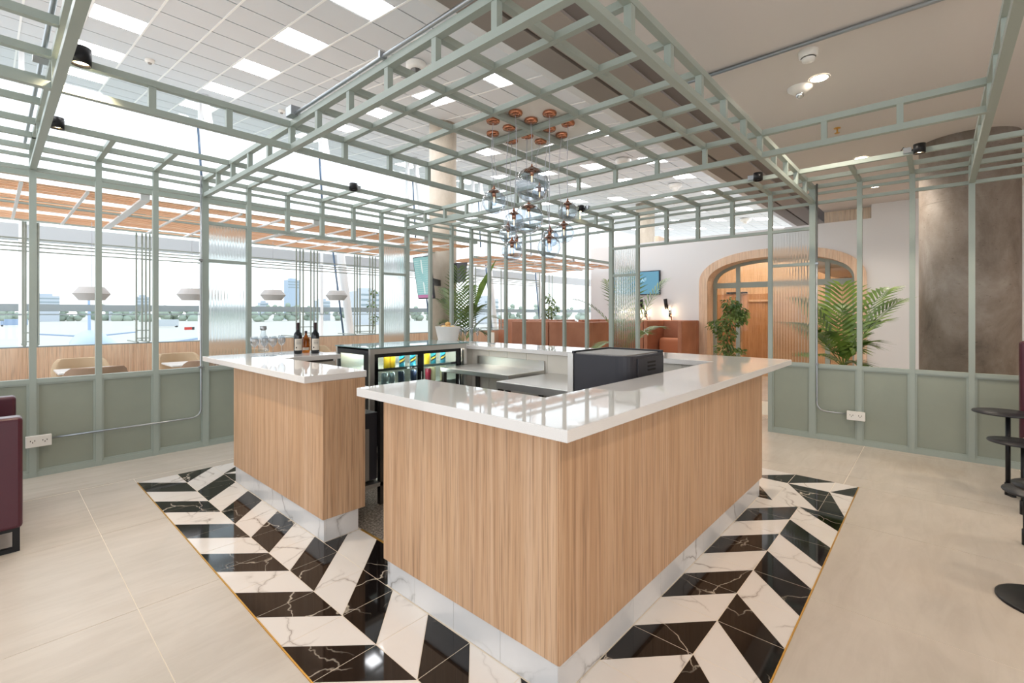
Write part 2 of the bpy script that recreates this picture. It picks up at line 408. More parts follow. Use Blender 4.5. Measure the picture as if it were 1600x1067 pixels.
t1 = B(ZX0 - .0045, ZX0 + .002, ZY0, ZY1, -0.01, 0.003).build('trim_1', 'brass', label='brass floor trim on the left edge of the marble', kind='structure')
t2 = B(ZX0, ZX1, ZY0 - .0045, ZY0 + .002, -0.01, 0.003).build('trim_2', 'brass', label='brass floor trim on the right edge of the marble', kind='structure')

# ---- rising tile ceiling
ce = MB(); TY, TX = 0.556, 0.6; CY0 = 4.316; CX0 = 0.9
NX0, NX1, NY = -9, 42, 16
ceil = MB()
ceil.quad((CX0 + TX * NX0, CY0, cz(CY0) + .03), (CX0 + TX * NX1, CY0, cz(CY0) + .03), (CX0 + TX * NX1, CY0 + TY * NY, cz(CY0 + TY * NY) + .03), (CX0 + TX * NX0, CY0 + TY * NY, cz(CY0 + TY * NY) + .03))
ceil.quad((CX0 + TX * NX0, CY0, cz(CY0) + .10), (CX0 + TX * NX1, CY0, cz(CY0) + .10), (CX0 + TX * NX1, CY0 + TY * NY, cz(CY0 + TY * NY) + .10), (CX0 + TX * NX0, CY0 + TY * NY, cz(CY0 + TY * NY) + .10))
ceil = ceil.build('ceiling', 'slot_black', fix=False, label='rising white tile ceiling', kind='structure')
gr = MB()
for i in range(NX0, NX1 + 1):
    x = CX0 + TX * i
    y0, y1 = CY0, CY0 + TY * NY
    gr.bar((x, y0, cz(y0) - .001), (x, y1, cz(y1) - .001), 0.024, 0.012)
gr.build('ceiling_runner', 'ceiling_grid', ceil, kind='stuff')
LIGHT_I = [-4, -1, 0, 3, 7, 12, 16, 19, 23, 28, 32, 35, 39]; LIGHT_I = [-6, -3, 0, 3, 7, 12, 16, 19, 23, 28, 32, 36]
LIGHT_J = [1, 4, 7, 10, 13]
lights = [(i, j) for i in LIGHT_I for j in LIGHT_J]
def tile_vs(i, j, g=0.011, dz=0.0):
    x0, x1 = CX0 + TX * i + .011, CX0 + TX * (i + 1) - .011; y0, y1 = CY0 + TY * j + g, CY0 + TY * (j + 1) - g
    return [(x0, y0, cz(y0) + dz), (x1, y0, cz(y0) + dz), (x1, y1, cz(y1) + dz), (x0, y1, cz(y1) + dz)]
cand = []
for i in range(NX0, NX1):
    for j in range(NY):
        if (i, j) in lights: continue
        p = tile_vs(i, j); c = [sum(q[a] for q in p) / 4 for a in range(3)]
        u, w, F = proj(c); vis = F > .5 and -60 < u < 1340 and -60 < w < 400
        area = 0
        if F > .5:
            q = [proj(t)[:2] for t in p]; area = abs(sum(q[k][0] * q[(k + 1) % 4][1] - q[(k + 1) % 4][0] * q[k][1] for k in range(4))) / 2
        cand.append((area if vis else -1, i, j))
cand.sort(reverse=True)
rest = MB()
def tile_solid(mb, i, j):
    lo = tile_vs(i, j); hi = tile_vs(i, j, dz=.025)
    return mb.add(lo + hi, [(3, 2, 1, 0), (4, 5, 6, 7), (0, 1, 5, 4), (1, 2, 6, 5), (2, 3, 7, 6), (3, 0, 4, 7)])
for n, (a, i, j) in enumerate(cand):
    if n < 290 and a > 0: tile_solid(MB(), i, j).build('ceiling_tile', 'ceiling_tile', ceil, fix=False)
    else: tile_solid(rest, i, j)
rest.build('ceiling_tile_field', 'ceiling_tile', ceil, fix=False, kind='stuff')

# ---- plaster ceiling at right and the grey bulkhead
BX0, BX1 = -5, WHITE_X + 4
cp = B(BX0, BX1, -6, 1.82, FLAT_Z, FLAT_Z + .12).build('ceiling_plaster', 'plaster_beige', label='flat beige plaster ceiling', kind='structure')
bh = B(BX0, BX1, 1.82, 2.87, 3.98, 4.4).build('ceiling_bulkhead', 'slot_black', label='grey bulkhead between the two ceilings', kind='structure')
B(BX0, BX1, 1.82, 2.22, 3.93, 3.98).build('dark_strip', 'bulkhead_dark', bh)
B(BX0, BX1, 2.22, 2.56, 3.90, 3.98).build('pale_strip', 'bulkhead_light', bh)
B(BX0, BX1, 2.60, 2.85, 3.90, 3.98).build('grey_strip', 'bulkhead_mid', bh)
B(BX0, BX1, 2.852, 2.95, 3.90, 5.2).build('riser', 'white_wall', bh)
B(BX0, BX1, 2.87, 4.33, 5.14, 5.25).build('upper_soffit', 'white_wall', bh)

# ---- white wall with an arch
AY0, AY1, ASP, ATOP = 1.05, 4.40, 2.22, 2.98
def arch(half, cy, sp, top, n=28, e=2.35):
    pts = []
    for k in range(n + 1):
        t = math.pi * k / n; c, s_ = math.cos(t), math.sin(t)
        pts.append((cy + half * math.copysign(abs(c) ** (2 / e), c), sp + (top - sp) * abs(s_) ** (2 / e)))
    return pts
CYA = (AY0 + AY1) / 2; HA = (AY1 - AY0) / 2
ao = arch(HA, CYA, ASP, ATOP); ai = arch(HA - .2, CYA, ASP, ATOP - .19)
wr = MB(); T = 0.25
def wall_face(mb, x, yl, yr, ztop, hole):
    # strips above the arch plus the two sides
    for (a, b) in zip(hole[:-1], hole[1:]): mb.quad((x, a[0], a[1]), (x, b[0], b[1]), (x, b[0], ztop), (x, a[0], ztop))
    mb.quad((x, yl, 0), (x, hole[-1][0], 0), (x, hole[-1][0], ztop), (x, yl, ztop))
    mb.quad((x, hole[0][0], 0), (x, yr, 0), (x, yr, ztop), (x, hole[0][0], ztop))
WT = 3.42
for x in (WHITE_X, WHITE_X + T):
    wall_face(wr, x, 0.98, 7.58, WT, ao)
wr.quad((WHITE_X, .98, WT), (WHITE_X, 7.58, WT), (WHITE_X + T, 7.58, WT), (WHITE_X + T, .98, WT))
wr.quad((WHITE_X, 7.58, 0), (WHITE_X, 7.58, WT), (WHITE_X + T, 7.58, WT), (WHITE_X + T, 7.58, 0))
wr.box(WHITE_X, WHITE_X + T, -6, .98, 0, FLAT_Z)
wr = wr.build('wall_right', 'white_wall', fix=False, label='white wall with a wide timber arch', kind='structure')
# arch surround: pale oak, blocks along the curve
sur = thing('trim_3', (WHITE_X, CYA, 0), 'pale oak surround lining the wide arched doorway', kind='structure')
def strip(p0, p1, q0, q1):
    x0, x1 = WHITE_X - .05, WHITE_X + T + .3
    P = lambda x, p: (x, p[0], p[1])
    MB().add([P(x0, p0), P(x0, p1), P(x0, q1), P(x0, q0), P(x1, p0), P(x1, p1), P(x1, q1), P(x1, q0)],
             [(0, 1, 2, 3), (7, 6, 5, 4), (0, 4, 5, 1), (1, 5, 6, 2), (2, 6, 7, 3), (3, 7, 4, 0)]).build('oak_block', 'oak_wall', sur)
for k in range(len(ao) - 1): strip(ao[k], ao[k + 1], ai[k], ai[k + 1])
for (o_, i_) in ((ao[0], ai[0]), (ao[-1], ai[-1])):
    strip((o_[0], 0), (o_[0], o_[1]), (i_[0], 0), (i_[0], i_[1]))
# green glazed frame inside the arch
gx = WHITE_X + .38
gd = thing('window_2', (gx, CYA, 0), 'green steel glazed screen filling the arch', kind='structure')
fr = MB(); a2 = arch(HA - .28, CYA, ASP, ATOP - .26)
for k in range(len(ai) - 1):
    p, q, r, s_ = ai[k], ai[k + 1], a2[k + 1], a2[k]
    fr.add([(gx, p[0], p[1]), (gx, q[0], q[1]), (gx, r[0], r[1]), (gx, s_[0], s_[1]), (gx + .06, p[0], p[1]), (gx + .06, q[0], q[1]), (gx + .06, r[0], r[1]), (gx + .06, s_[0], s_[1])],
           [(0, 1, 2, 3), (7, 6, 5, 4), (0, 4, 5, 1), (2, 6, 7, 3)])
fr.box(gx, gx + .06, ai[0][0], a2[0][0], 0, ASP); fr.box(gx, gx + .06, ai[-1][0], a2[-1][0], 0, ASP)
fr.build('outer_frame', 'green_steel', gd)
B(gx, gx + .06, a2[-1][0], a2[0][0], 2.13, 2.26).build('transom', 'green_steel', gd)
for px in (1153, 1293):
    y = onX(px, 490, gx).y
    B(gx - .004, gx + .055, y - .045, y + .045, 0, 2.7).build('mullion', 'green_steel', gd)
B(gx + .02, gx + .03, a2[-1][0], a2[0][0], 0.02, 2.72).build('pane', 'door_glass', gd)
# warm lobby behind the arch
wl = B(15.6, 15.7, -1.5, 8, 0, 3.6).build('wall_lobby', 'oak_warm', label='warm oak back wall of the lobby behind the arch', kind='structure')
B(12.12, 15.6, 5.6, 5.7, 0, 3.6).box(12.12, 15.6, .2, .3, 0, 3.6).build('side_panel', 'oak_warm', wl)
B(12.12, 15.6, .3, 5.6, 3.35, 3.45).build('lobby_ceiling', 'plaster_beige', wl)
dr = thing('door_1', (15.58, 3.6, 0), 'pale oak lobby door with a wooden head rail', kind='structure')
B(15.54, 15.6, 3.45, 4.45, 0, 2.1).build('door_leaf', 'oak', dr); B(15.52, 15.6, 4.5, 5.35, 0.62, 2.1).build('door_panel', 'oak', dr)
B(15.48, 15.54, 3.6, 4.25, 1.86, 1.92).build('handle_rail', 'oak_warm', dr)
B(15.46, 15.54, 4.3, 4.9, 2.12, 2.17).build('door_closer', 'black_metal', dr)
for (x, y) in ((13.4, 2.6), (14.2, 4.0), (14.2, 1.6)):
    d = thing('downlight', (x, y, 3.34), 'recessed warm downlight in the lobby behind the arch', 'downlight', 'lobby downlights')
    MB().cyl((x, y, 3.335), (x, y, 3.35), .07, 16).build('lens', 'warm_disc', d)
    light('lobby_lamp', 'POINT', (x, y, 3.2), 24, (1, .92, .82), .12, parent=d)
B(12.3, 15.5, 1.3, 2.1, 2.5, 3.35).build('wall_lobby_recess', 'plaster_beige', label='beige boxed recess above the lobby', kind='structure')
B(WHITE_X + .3, WHITE_X + .4, -.2, 1.82, WT - .6, 3.9).build('wall_upper', 'oak_warm', label='brown timber wall above the white wall', kind='structure')

B(1.0, 16, -6.2, -6.0, 0, FLAT_Z).build('wall_sky_block', 'plaster_beige', label='added beige wall out of view, blocking sky light right of the camera', kind='structure')  # unseen wall, added to keep sky light off the right-hand faces
# ---- columns
def column(px, F, r, ztop, m, label):
    p = at(px, HZ, F); c = thing('concrete_column', (p.x, p.y, 0), label, 'column')
    MB().lathe([(0, 0), (r, 0), (r, ztop), (0, ztop)], (p.x, p.y, 0), 48).build('shaft', m, c)
    for z in (1.9, 2.9):
        MB().lathe([(r - .004, z - .004), (r + .0015, z), (r - .004, z + .004)], (p.x, p.y, 0), 48).build('formwork_seam', m, c)
    return p
CB = column(1512, 6.0, 0.472, FLAT_Z + .01, 'concrete', 'large dark concrete column behind the right partition')
CM = column(692, 10.0, 0.285, 5.52, 'concrete_light', 'pale concrete column behind the potted palm')
column(1008, 17.5, 0.34, 5.6, 'concrete_light', 'distant concrete column above the white wall')

# ---- window wall
WY = 11.2
ww = thing('window_1', (0, WY, 0), 'terminal window wall facing the apron', kind='structure')
for n, x in enumerate([-2.2 + 2.55 * k for k in range(9)]):
    B(x - .035, x + .035, WY - .013, WY + .09, .31, 5.95).build('mullion', 'white_steel', ww)
B(-6, 22, WY, WY + .12, 1.54, 1.66).build('transom', 'window_band', ww)
B(-6, 22, WY - .02, WY + .03, 1.475, 1.495).build('hand_rail', 'window_band', ww)
B(-6, 22, WY, WY + .2, 2.72, 2.98).build('head_beam', 'gate_grey', ww)
B(-6, 22, WY, WY + .1, .0, .3).build('sill', 'window_band', ww)
for k in range(8):
    x = -2.2 + 2.55 * k
    B(x + .035, x + 2.515, WY + .05, WY + .056, .3, 1.54).build('pane', 'pane', ww)
    B(x + .035, x + 2.515, WY + .05, WY + .056, 1.66, 2.72).build('pane', 'pane', ww)
    B(x + .035, x + 2.515, WY + .05, WY + .056, 2.98, 5.9).build('pane', 'pane', ww)
for k, xt in enumerate((2.92, 5.36, 8.0, 10.5, 13.0)):
    lab = ['second', 'third', 'fourth', 'fifth', 'sixth'][k]
    st = thing('raking_strut', (xt, 10.8, 0), 'slanted white steel strut before the windows, ' + ['leftmost', 'second from left', 'third from left', 'fourth from left', 'rightmost'][k] + ' of five', 'strut', 'slanted window struts')
    MB().tube([(xt + .77, 10.8, .0), (xt + .42, 10.8, 2.6), (xt - .07, 10.8, cz(10.8) - .01)], [.085, .10, .07], 12).build('tube', 'white_steel', st)
    MB().cyl((xt + .50, 10.72, .3), (xt + .12, 10.72, 3.1), .022, 8).build('tie_rod', 'blue_rod', st)
    MB().cyl((xt - .1, 10.72, 3.6), (xt - .2, 10.72, 5.2), .02, 8).build('tie_rod', 'blue_rod', st)

# ================================================================== OUTSIDE
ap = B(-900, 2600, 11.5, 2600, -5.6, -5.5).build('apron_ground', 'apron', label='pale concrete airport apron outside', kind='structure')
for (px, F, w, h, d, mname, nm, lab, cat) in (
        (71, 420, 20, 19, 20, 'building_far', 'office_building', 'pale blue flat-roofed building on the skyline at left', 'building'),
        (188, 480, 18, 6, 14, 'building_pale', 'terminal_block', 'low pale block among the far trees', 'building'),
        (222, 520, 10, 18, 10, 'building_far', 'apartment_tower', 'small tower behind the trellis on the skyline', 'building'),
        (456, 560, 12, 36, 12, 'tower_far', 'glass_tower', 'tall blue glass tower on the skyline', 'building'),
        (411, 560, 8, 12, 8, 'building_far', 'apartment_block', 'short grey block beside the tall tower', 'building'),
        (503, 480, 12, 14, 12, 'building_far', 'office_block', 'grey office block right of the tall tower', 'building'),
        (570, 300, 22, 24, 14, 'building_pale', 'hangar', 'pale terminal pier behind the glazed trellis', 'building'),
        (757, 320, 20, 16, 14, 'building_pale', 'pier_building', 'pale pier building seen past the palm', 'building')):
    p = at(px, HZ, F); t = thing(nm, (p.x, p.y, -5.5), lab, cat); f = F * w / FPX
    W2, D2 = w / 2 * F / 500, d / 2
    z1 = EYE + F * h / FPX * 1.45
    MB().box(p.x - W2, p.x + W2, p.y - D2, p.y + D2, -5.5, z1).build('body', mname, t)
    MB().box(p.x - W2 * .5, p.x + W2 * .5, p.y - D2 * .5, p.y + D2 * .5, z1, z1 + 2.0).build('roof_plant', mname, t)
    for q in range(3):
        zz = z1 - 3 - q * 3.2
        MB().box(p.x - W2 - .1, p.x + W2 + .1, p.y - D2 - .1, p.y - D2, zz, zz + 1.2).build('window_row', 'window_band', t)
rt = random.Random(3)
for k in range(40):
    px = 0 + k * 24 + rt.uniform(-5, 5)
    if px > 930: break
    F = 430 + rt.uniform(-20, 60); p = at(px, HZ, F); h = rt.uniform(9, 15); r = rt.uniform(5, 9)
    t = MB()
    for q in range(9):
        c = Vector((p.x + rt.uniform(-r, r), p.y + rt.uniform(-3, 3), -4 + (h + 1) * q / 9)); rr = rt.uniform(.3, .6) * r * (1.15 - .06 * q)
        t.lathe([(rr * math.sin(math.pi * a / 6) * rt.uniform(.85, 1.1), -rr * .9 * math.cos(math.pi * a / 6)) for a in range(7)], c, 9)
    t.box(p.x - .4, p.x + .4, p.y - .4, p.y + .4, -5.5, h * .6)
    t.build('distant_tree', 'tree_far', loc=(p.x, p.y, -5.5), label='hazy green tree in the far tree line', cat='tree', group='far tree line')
# airliner
tail_, nose_ = at(137, 490, 66), at(158, 490, 34); p = (tail_ + nose_) / 2
pl = thing('airliner', (p.x, p.y, -5.5), 'pale parked airliner with upright tail fin on the apron', 'airplane')
fwd = Vector((nose_.x - tail_.x, nose_.y - tail_.y, 0)).normalized(); side = Vector((-fwd.y, fwd.x, 0))
O = Vector((p.x, p.y, -2.4))
MB().tube([O + fwd * a + Vector((0, 0, b)) for a, b in ((-16, 1.2), (-12, .8), (-6, .1), (8, 0), (13, -.2), (15.5, -.5), (16.6, -.7))], [.3, 1.1, 1.9, 1.95, 1.75, 1.0, .2], 20).build('fuselage', 'plane_white', pl)
def slab(pts, th, nrm):
    m_ = MB(); n_ = len(pts); nrm = Vector(nrm) * th
    return m_.add([Vector(q) + nrm for q in pts] + [Vector(q) - nrm for q in pts], [tuple(range(n_)), tuple(range(2 * n_ - 1, n_ - 1, -1))] + [(k, n_ + k, n_ + (k + 1) % n_, (k + 1) % n_) for k in range(n_)])
for sg in (-1, 1):
    slab([O + fwd * 2 + side * sg * 1.6, O + fwd * -4 + side * sg * 1.6, O + fwd * -7 + side * sg * 13 + Vector((0, 0, 1)), O + fwd * -5.5 + side * sg * 13 + Vector((0, 0, 1))], .12, (0, 0, 1)).build('wing', 'plane_white', pl)
    slab([O + fwd * -12 + Vector((0, 0, 1)), O + fwd * -15 + Vector((0, 0, 1)), O + fwd * -16.5 + side * sg * 5 + Vector((0, 0, 1.4)), O + fwd * -15.3 + side * sg * 5 + Vector((0, 0, 1.4))], .08, (0, 0, 1)).build('tailplane', 'plane_white', pl)
    MB().cyl(O + fwd * 1.5 + side * sg * 4.5 + Vector((0, 0, -1.0)), O + fwd * -2 + side * sg * 4.5 + Vector((0, 0, -1.0)), .8, 14).build('engine', 'plane_white', pl)
    MB().cyl(O + fwd * -1.5 + side * sg * 2.2, O + fwd * -1.5 + side * sg * 2.2 + Vector((0, 0, -3.3)), .15, 8).build('landing_gear', 'steel_dark', pl)
slab([O + fwd * -10.5 + Vector((0, 0, 1.6)), O + fwd * -15.5 + Vector((0, 0, 1.4)), O + fwd * -17.5 + Vector((0, 0, 7.4)), O + fwd * -15.6 + Vector((0, 0, 7.4))], .12, side).build('tail_fin', 'plane_white', pl)
# ground vehicles and a sign
for (px, py, F, L, H_, mm, lab) in ((515, 506, 70, 5, 2.6, 'truck_blue', 'pale blue service truck beside the gate outside'), (575, 515, 45, 4, 2.2, 'gate_grey', 'grey loader parked below the pier outside'),
                                 (25, 495, 260, 9, 4, 'plane_white', 'white bus far across the apron'), (262, 494, 240, 9, 4, 'gate_grey', 'grey van far across the apron')):
    p = at(px, py, F); t = thing('service_truck', (p.x, p.y, -5.5), lab, 'truck')
    MB().box(p.x - L / 2, p.x + L / 2, p.y - 1.1, p.y + 1.1, -4.9, -5.5 + H_).build('cargo_box', mm, t, bevel=.1)
    MB().box(p.x - L / 2 - 1.4, p.x - L / 2 - .05, p.y - 1.0, p.y + 1.0, -4.9, -5.5 + H_ * .75).build('cab', mm, t, bevel=.15)
    for dx in (-L / 2 - .7, L / 2 - .8):
        for sy in (-1, 1): MB().cyl((p.x + dx, p.y + sy * 1.0, -5.05), (p.x + dx, p.y + sy * 1.2, -5.05), .45, 12).build('wheel', 'black_plastic', t)
p = onZ(296, 514, -5.0); t = thing('taxiway_sign', (p.x, p.y, -5.5), 'small red and black sign on the apron', 'sign')
MB().box(p.x - 1.8, p.x + .9, p.y - .1, p.y + .1, -5.3, -4.2).build('red_panel', 'sign_red', t); MB().box(p.x + .9, p.x + 1.8, p.y - .1, p.y + .1, -5.3, -4.2).build('black_panel', 'sign_black', t)
for dx in (-1.3, 1.3): MB().box(p.x + dx - .06, p.x + dx + .06, p.y - .06, p.y + .06, -5.5, -5.3).build('leg', 'steel_dark', t)
# ================================================================== GREEN STEEL PAVILION
ZT0, ZT1 = 3.0, 3.045      # top members
ZB0, ZB1 = 2.815, 2.86     # bottom chords
def bay(axis):
    if axis == 'x':
        return lambda s0, s1, d0, d1, z0, z1: B(s0, s1, YW + d0, YW + d1, z0, z1)
    return lambda s0, s1, d0, d1, z0, z1: B(XW + d0, XW + d1, s0, s1, z0, z1)
def partition(axis, label, kmin):
    K = XK if axis == 'x' else YK; bx = bay(axis)
    base_ = (K(0), YW, 0) if axis == 'x' else (XW, K(0), 0)
    t = thing('steel_partition', base_, label, 'partition')
    pw = .024
    for k in range(kmin, 12):
        s = K(k); z0 = 2.53 if k in (2, 3, 4) else 0
        w = .032 if k in (0, 6) else pw
        bx(s - w, s + w, -.028, .028, z0, ZT1).build('post', 'green_steel', t)
    a, e = K(kmin), K(11)
    for (z0, z1, s0, s1, d) in ((ZT0, ZT1, a, e, .022), (2.925, 2.955, a, e, .016), (2.81, 2.845, a, e, .02), (2.515, 2.55, K(0), K(6), .022),
                             (2.085, 2.12, K(0), K(1), .02), (2.085, 2.12, K(5), K(6), .02)):
        bx(s0, s1, -d, d, z0, z1).build('rail', 'green_steel', t)
    for k in range(kmin, 11):
        if 1 <= k <= 4: continue
        s0, s1 = K(k) + pw, K(k + 1) - pw
        bx(s0, s1, -.024, .024, .86, .90).build('sill_rail', 'green_steel', t)
        bx(s0, s1, -.024, .024, .0, .05).build('bottom_rail', 'green_steel', t)
        bx(s0, s1, -.0035, .008, .049, .861).build('panel', 'green_panel', t)
        mo = MB()
        for (u0, u1, z0, z1) in ((s0, s1, .845, .86), (s0, s1, .05, .068), (s0, s0 + .016, .068, .845), (s1 - .016, s1, .068, .845)):
            b_ = bx(u0, u1, -.016, -.004, z0, z1); mo.add(b_.v, b_.f)
        mo.build('panel_moulding', 'green_steel', t)
    # fluted glass in the two narrow bays
    for k in (0, 5):
        s0, s1 = K(k) + .03, K(k + 1) - .022
        for (z0, z1) in ((.90, 2.085), (2.12, 2.515)):
            g = MB(); n = int((s1 - s0) / .031) * 8; vs = []
            for q in range(n + 1):
                s = s0 + (s1 - s0) * q / n; d = -.004 - .0045 * (0.5 + .5 * math.cos(2 * math.pi * q / 8))
                for z in (z0, z1):
                    vs.append((s, YW + d, z) if axis == 'x' else (XW + d, s, z))
            g.add(vs, [(2 * q, 2 * q + 2, 2 * q + 3, 2 * q + 1) for q in range(n)], True)
            b0 = len(g.v); vs = []
            for s in (s0, s1):
                for z in (z0, z1): vs.append((s, YW + .003, z) if axis == 'x' else (XW + .003, s, z))
            g.add(vs, [(0, 1, 3, 2)])
            g.build('fluted_pane', 'fluted_glass', t, fix=False)
    return t
partition('x', 'sage green steel partition on the window side with fluted glass bays', -6)
partition('y', 'sage green steel partition on the arch side with fluted glass bays', -6)

def truss(axis, c, s0, s1, ks, label):
    t = thing('lattice_truss', (c, s0, ZB0) if axis == 'y' else (s0, c, ZB0), label, 'truss')
    h = .023; e0 = .0 if axis == 'y' else .0012
    def bx(a, b, z0, z1, w=h): return B(c - w, c + w, a, b, z0, z1) if axis == 'y' else B(a, b, c - w, c + w, z0, z1)
    bx(s0, s1, ZB0 + e0, ZB1 - e0).build('bottom_chord', 'green_steel', t); bx(s0, s1, ZT0 + e0, ZT1 - e0).build('top_chord', 'green_steel', t)
    for s in ks:
        if s0 - .01 <= s <= s1 + .01: bx(s - .019 - e0, s + .019 + e0, ZB1, ZT0, .019 + e0).build('web_post', 'green_steel', t)
yks = [YK(k) for k in range(-8, 11)]; xks = [XK(k) for k in range(-8, 11)]
truss('y', XK(0), YK(0), YW - .03, yks, 'green lattice truss over the island end of the bar')
truss('x', YK(0), XK(0), XW - .03, xks, 'green lattice truss over the long front of the bar')
truss('y', XK(6), YK(-3), YW - .03, yks, 'green lattice truss over the rear arm of the bar')
truss('x', YK(6), XK(-8), XW - .03, xks[0:1] + [XK(-3), XK(-2), XK(-1)] + xks[8:], 'green lattice truss over the fridge side, reaching the left edge')
truss('y', XK(-3), -1.5, YW - .03, [YK(k) for k in (6, 9)], 'green lattice truss high at the far left')
truss('x', YK(-3), -1.0, XW - .03, xks, 'green lattice truss high at the far right')
# canopy grid over the bar
cg = thing('canopy_grid', (XK(3), YK(3), ZT0), 'flat green steel grid above the bar', 'canopy')
for k in range(1, 6):
    B(XK(k) - .02, XK(k) + .02, YK(0) + .023, YK(6) - .023, ZT0, ZT1 - .004).build('grid_bar', 'green_steel', cg)
    for j in range(0, 6):
        B(XK(j) + .023, XK(j + 1) - .023, YK(k) - .02, YK(k) + .02, ZT0 + .001, ZT1 - .003).build('cross_bar', 'green_steel', cg)
# ring roofs along both partitions
RYB, RYM, RXB, RXM = 5.31, 5.73, 5.83, 6.25
r1 = thing('roof_ring', (XK(0), RYB, ZT0), 'green steel roof bars along the window-side partition', 'roof frame')
for y in (RYB, RYM): B(XK(-6), XW - .03, y - .02, y + .02, ZT0, ZT1).build('beam', 'green_steel', r1)
for k in range(-6, 11):
    if k in (-3, 0, 6): continue
    B(XK(k) - .02, XK(k) + .02, RYB + .02, YW - .022, ZT0 + .002, ZT1 - .002).build('rafter', 'green_steel', r1)
r2 = thing('roof_ring', (RXB, YK(0), ZT0), 'green steel roof bars along the arch-side partition', 'roof frame')
for x in (RXB, RXM): B(x - .02, x + .02, YK(-6), YW - .03, ZT0, ZT1).build('beam', 'green_steel', r2)
for k in range(-6, 11):
    if k in (-3, 0, 6): continue
    B(RXB + .02, XW - .022, YK(k) - .02, YK(k) + .02, ZT0 + .002, ZT1 - .002).build('rafter', 'green_steel', r2)
r3 = thing('roof_ring', (XK(-4), YK(6), ZT0), 'green steel roof bars at the upper left corner', 'roof frame')
for k in (5, 7, 8): B(XK(-8), XK(-3) - .02, YK(k) - .02, YK(k) + .02, ZT0, ZT1).build('beam', 'green_steel', r3)

# ================================================================== BAR
WB = 0.15; CT0, CT1 = 1.055, 1.10
def worktop(poly, label):
    x, y = poly[0]
    t = MB().prism(poly, CT0, CT1).build('worktop', 'quartz', loc=(x, y, CT0), bevel=.003, label=label, cat='worktop')
    return t
worktop([(1.325, .94), (4.68, .94), (4.68, 5.36), (4.05, 5.36), (4.05, 1.39), (1.78, 1.39), (1.78, 2.325), (1.325, 2.325)], 'glossy white quartz worktop wrapping the front of the bar')
worktop([(1.338, 2.985), (1.78, 2.985), (1.78, 4.39), (2.33, 4.39), (2.33, 5.12), (1.338, 5.12)], 'glossy white quartz worktop on the short island with wine glasses')
br = thing('bar_counter', (1.46, 1.075, 0), 'oak-clad bar counter with marble plinth in front', 'bar counter')
B(1.455, 1.475, 1.075, 2.267, WB, CT0).build('oak_panel', 'oak', br, bevel=.0015)
B(1.475, 1.745, 2.249, 2.267, WB, CT0).build('end_panel', 'oak', br)
seams = [1.457, onY(1048, HZ, 1.07).x, onY(1141, HZ, 1.07).x, 4.263]
for a, b in zip(seams[:-1], seams[1:]): B(a + .0012, b - .0012, 1.055 + .015, 1.09, WB, CT0).build('oak_panel', 'oak', br, bevel=.0015)
B(4.245, 4.263, 1.09, 5.3, WB, CT0).build('oak_panel', 'oak', br)
B(1.73, 1.745, 1.36, 2.249, WB, CT0).box(1.745, 4.1, 1.345, 1.36, WB, CT0).build('inner_lining', 'cream_tile', br)
it = MB(); B(4.10, 4.12, 1.36, 5.3, .0, CT0).build('tile_backing', 'white_grout', br)
for q in range(13):
    y0 = 1.37 + .3 * q
    for z0 in (.15, .45, .75):
        B(4.092, 4.10, y0 + .002, min(y0 + .298, 5.3), z0 + .002, z0 + .298).build('wall_tile', 'cream_tile', br)
def plinth(parent, a, b, axis, c, nrm):
    s = a
    while s < b - .01:
        e = min(s + .305, b)
        if axis == 'y': B(c, c + .016, s + .0008, e - .0008, 0.002, WB).build('plinth_tile', 'plinth_marble', parent)
        else: B(s + .0008, e - .0008, c, c + .016, 0.002, WB).build('plinth_tile', 'plinth_marble', parent)
        s = e
plinth(br, 1.09, 2.25, 'y', 1.47, -1); plinth(br, 1.47, 4.25, 'x', 1.088, -1); plinth(br, 1.486, 1.73, 'x', 2.235, 1); plinth(br, 1.105, 5.28, 'y', 4.234, 1)
isl = thing('bar_island', (1.46, 2.975, 0), 'short oak-clad bar island with marble plinth at left', 'bar counter')
B(1.455, 1.475, 2.975, 4.65, WB, CT0).build('oak_panel', 'oak', isl, bevel=.0015)
B(1.475, 1.762, 2.975, 2.993, WB, CT0).build('end_panel', 'oak', isl, bevel=.0015)
B(1.475, 1.762, 4.632, 4.65, WB, CT0).build('end_panel', 'oak', isl)
B(1.745, 1.762, 2.993, 4.45, WB, CT0).build('inner_lining', 'cream_tile', isl)
plinth(isl, 2.985, 4.64, 'y', 1.468, -1); plinth(isl, 1.484, 1.715, 'x', 2.985, -1)
B(1.77, 2.31, 4.47, 4.95, .1, .93).build('cabinet', 'cream_tile', isl); B(1.77, 2.31, 4.50, 4.95, .93, CT0).build('shadow_gap', 'steel_dark', isl)
B(2.0, 2.31, 4.455, 4.47, .62, 1.03).build('cabinet_door', 'cream_tile', isl)
B(1.77, 2.3, 4.48, 4.94, .0, .1).build('kick', 'steel_dark', isl)

# ---- display fridge
FX0, FX1, FY0, FY1, FT = 2.60, 3.935, 4.30, 5.0, 1.15
fg_ = thing('bottle_fridge', (FX0, FY0, 0), 'black display fridge with two glass doors and glass top', 'fridge')
B(FX0 - .015, FX1 + .015, FY0 - .02, FY1, FT - .012, FT).build('glass_top', 'glass_top', fg_, bevel=.003)
sf = MB(); e = .055
sf.box(FX0, FX1, FY0, FY0 + .03, FT - .07, FT - .014).box(FX0, FX0 + e, FY0, FY0 + .03, .12, FT - .07).box(FX1 - e * .8, FX1, FY0, FY0 + .03, .12, FT - .07).box(FX0, FX1, FY0, FY0 + .03, .06, .12)
sf.build('steel_frame', 'steel', fg_, bevel=.002)
B(FX0, FX1, FY1 - .03, FY1, .06, FT - .014).build('back_panel', 'steel', fg_)
B(FX1 - .03, FX1, FY0 + .03, FY1 - .03, .06, FT - .014).build('side_panel', 'steel', fg_)
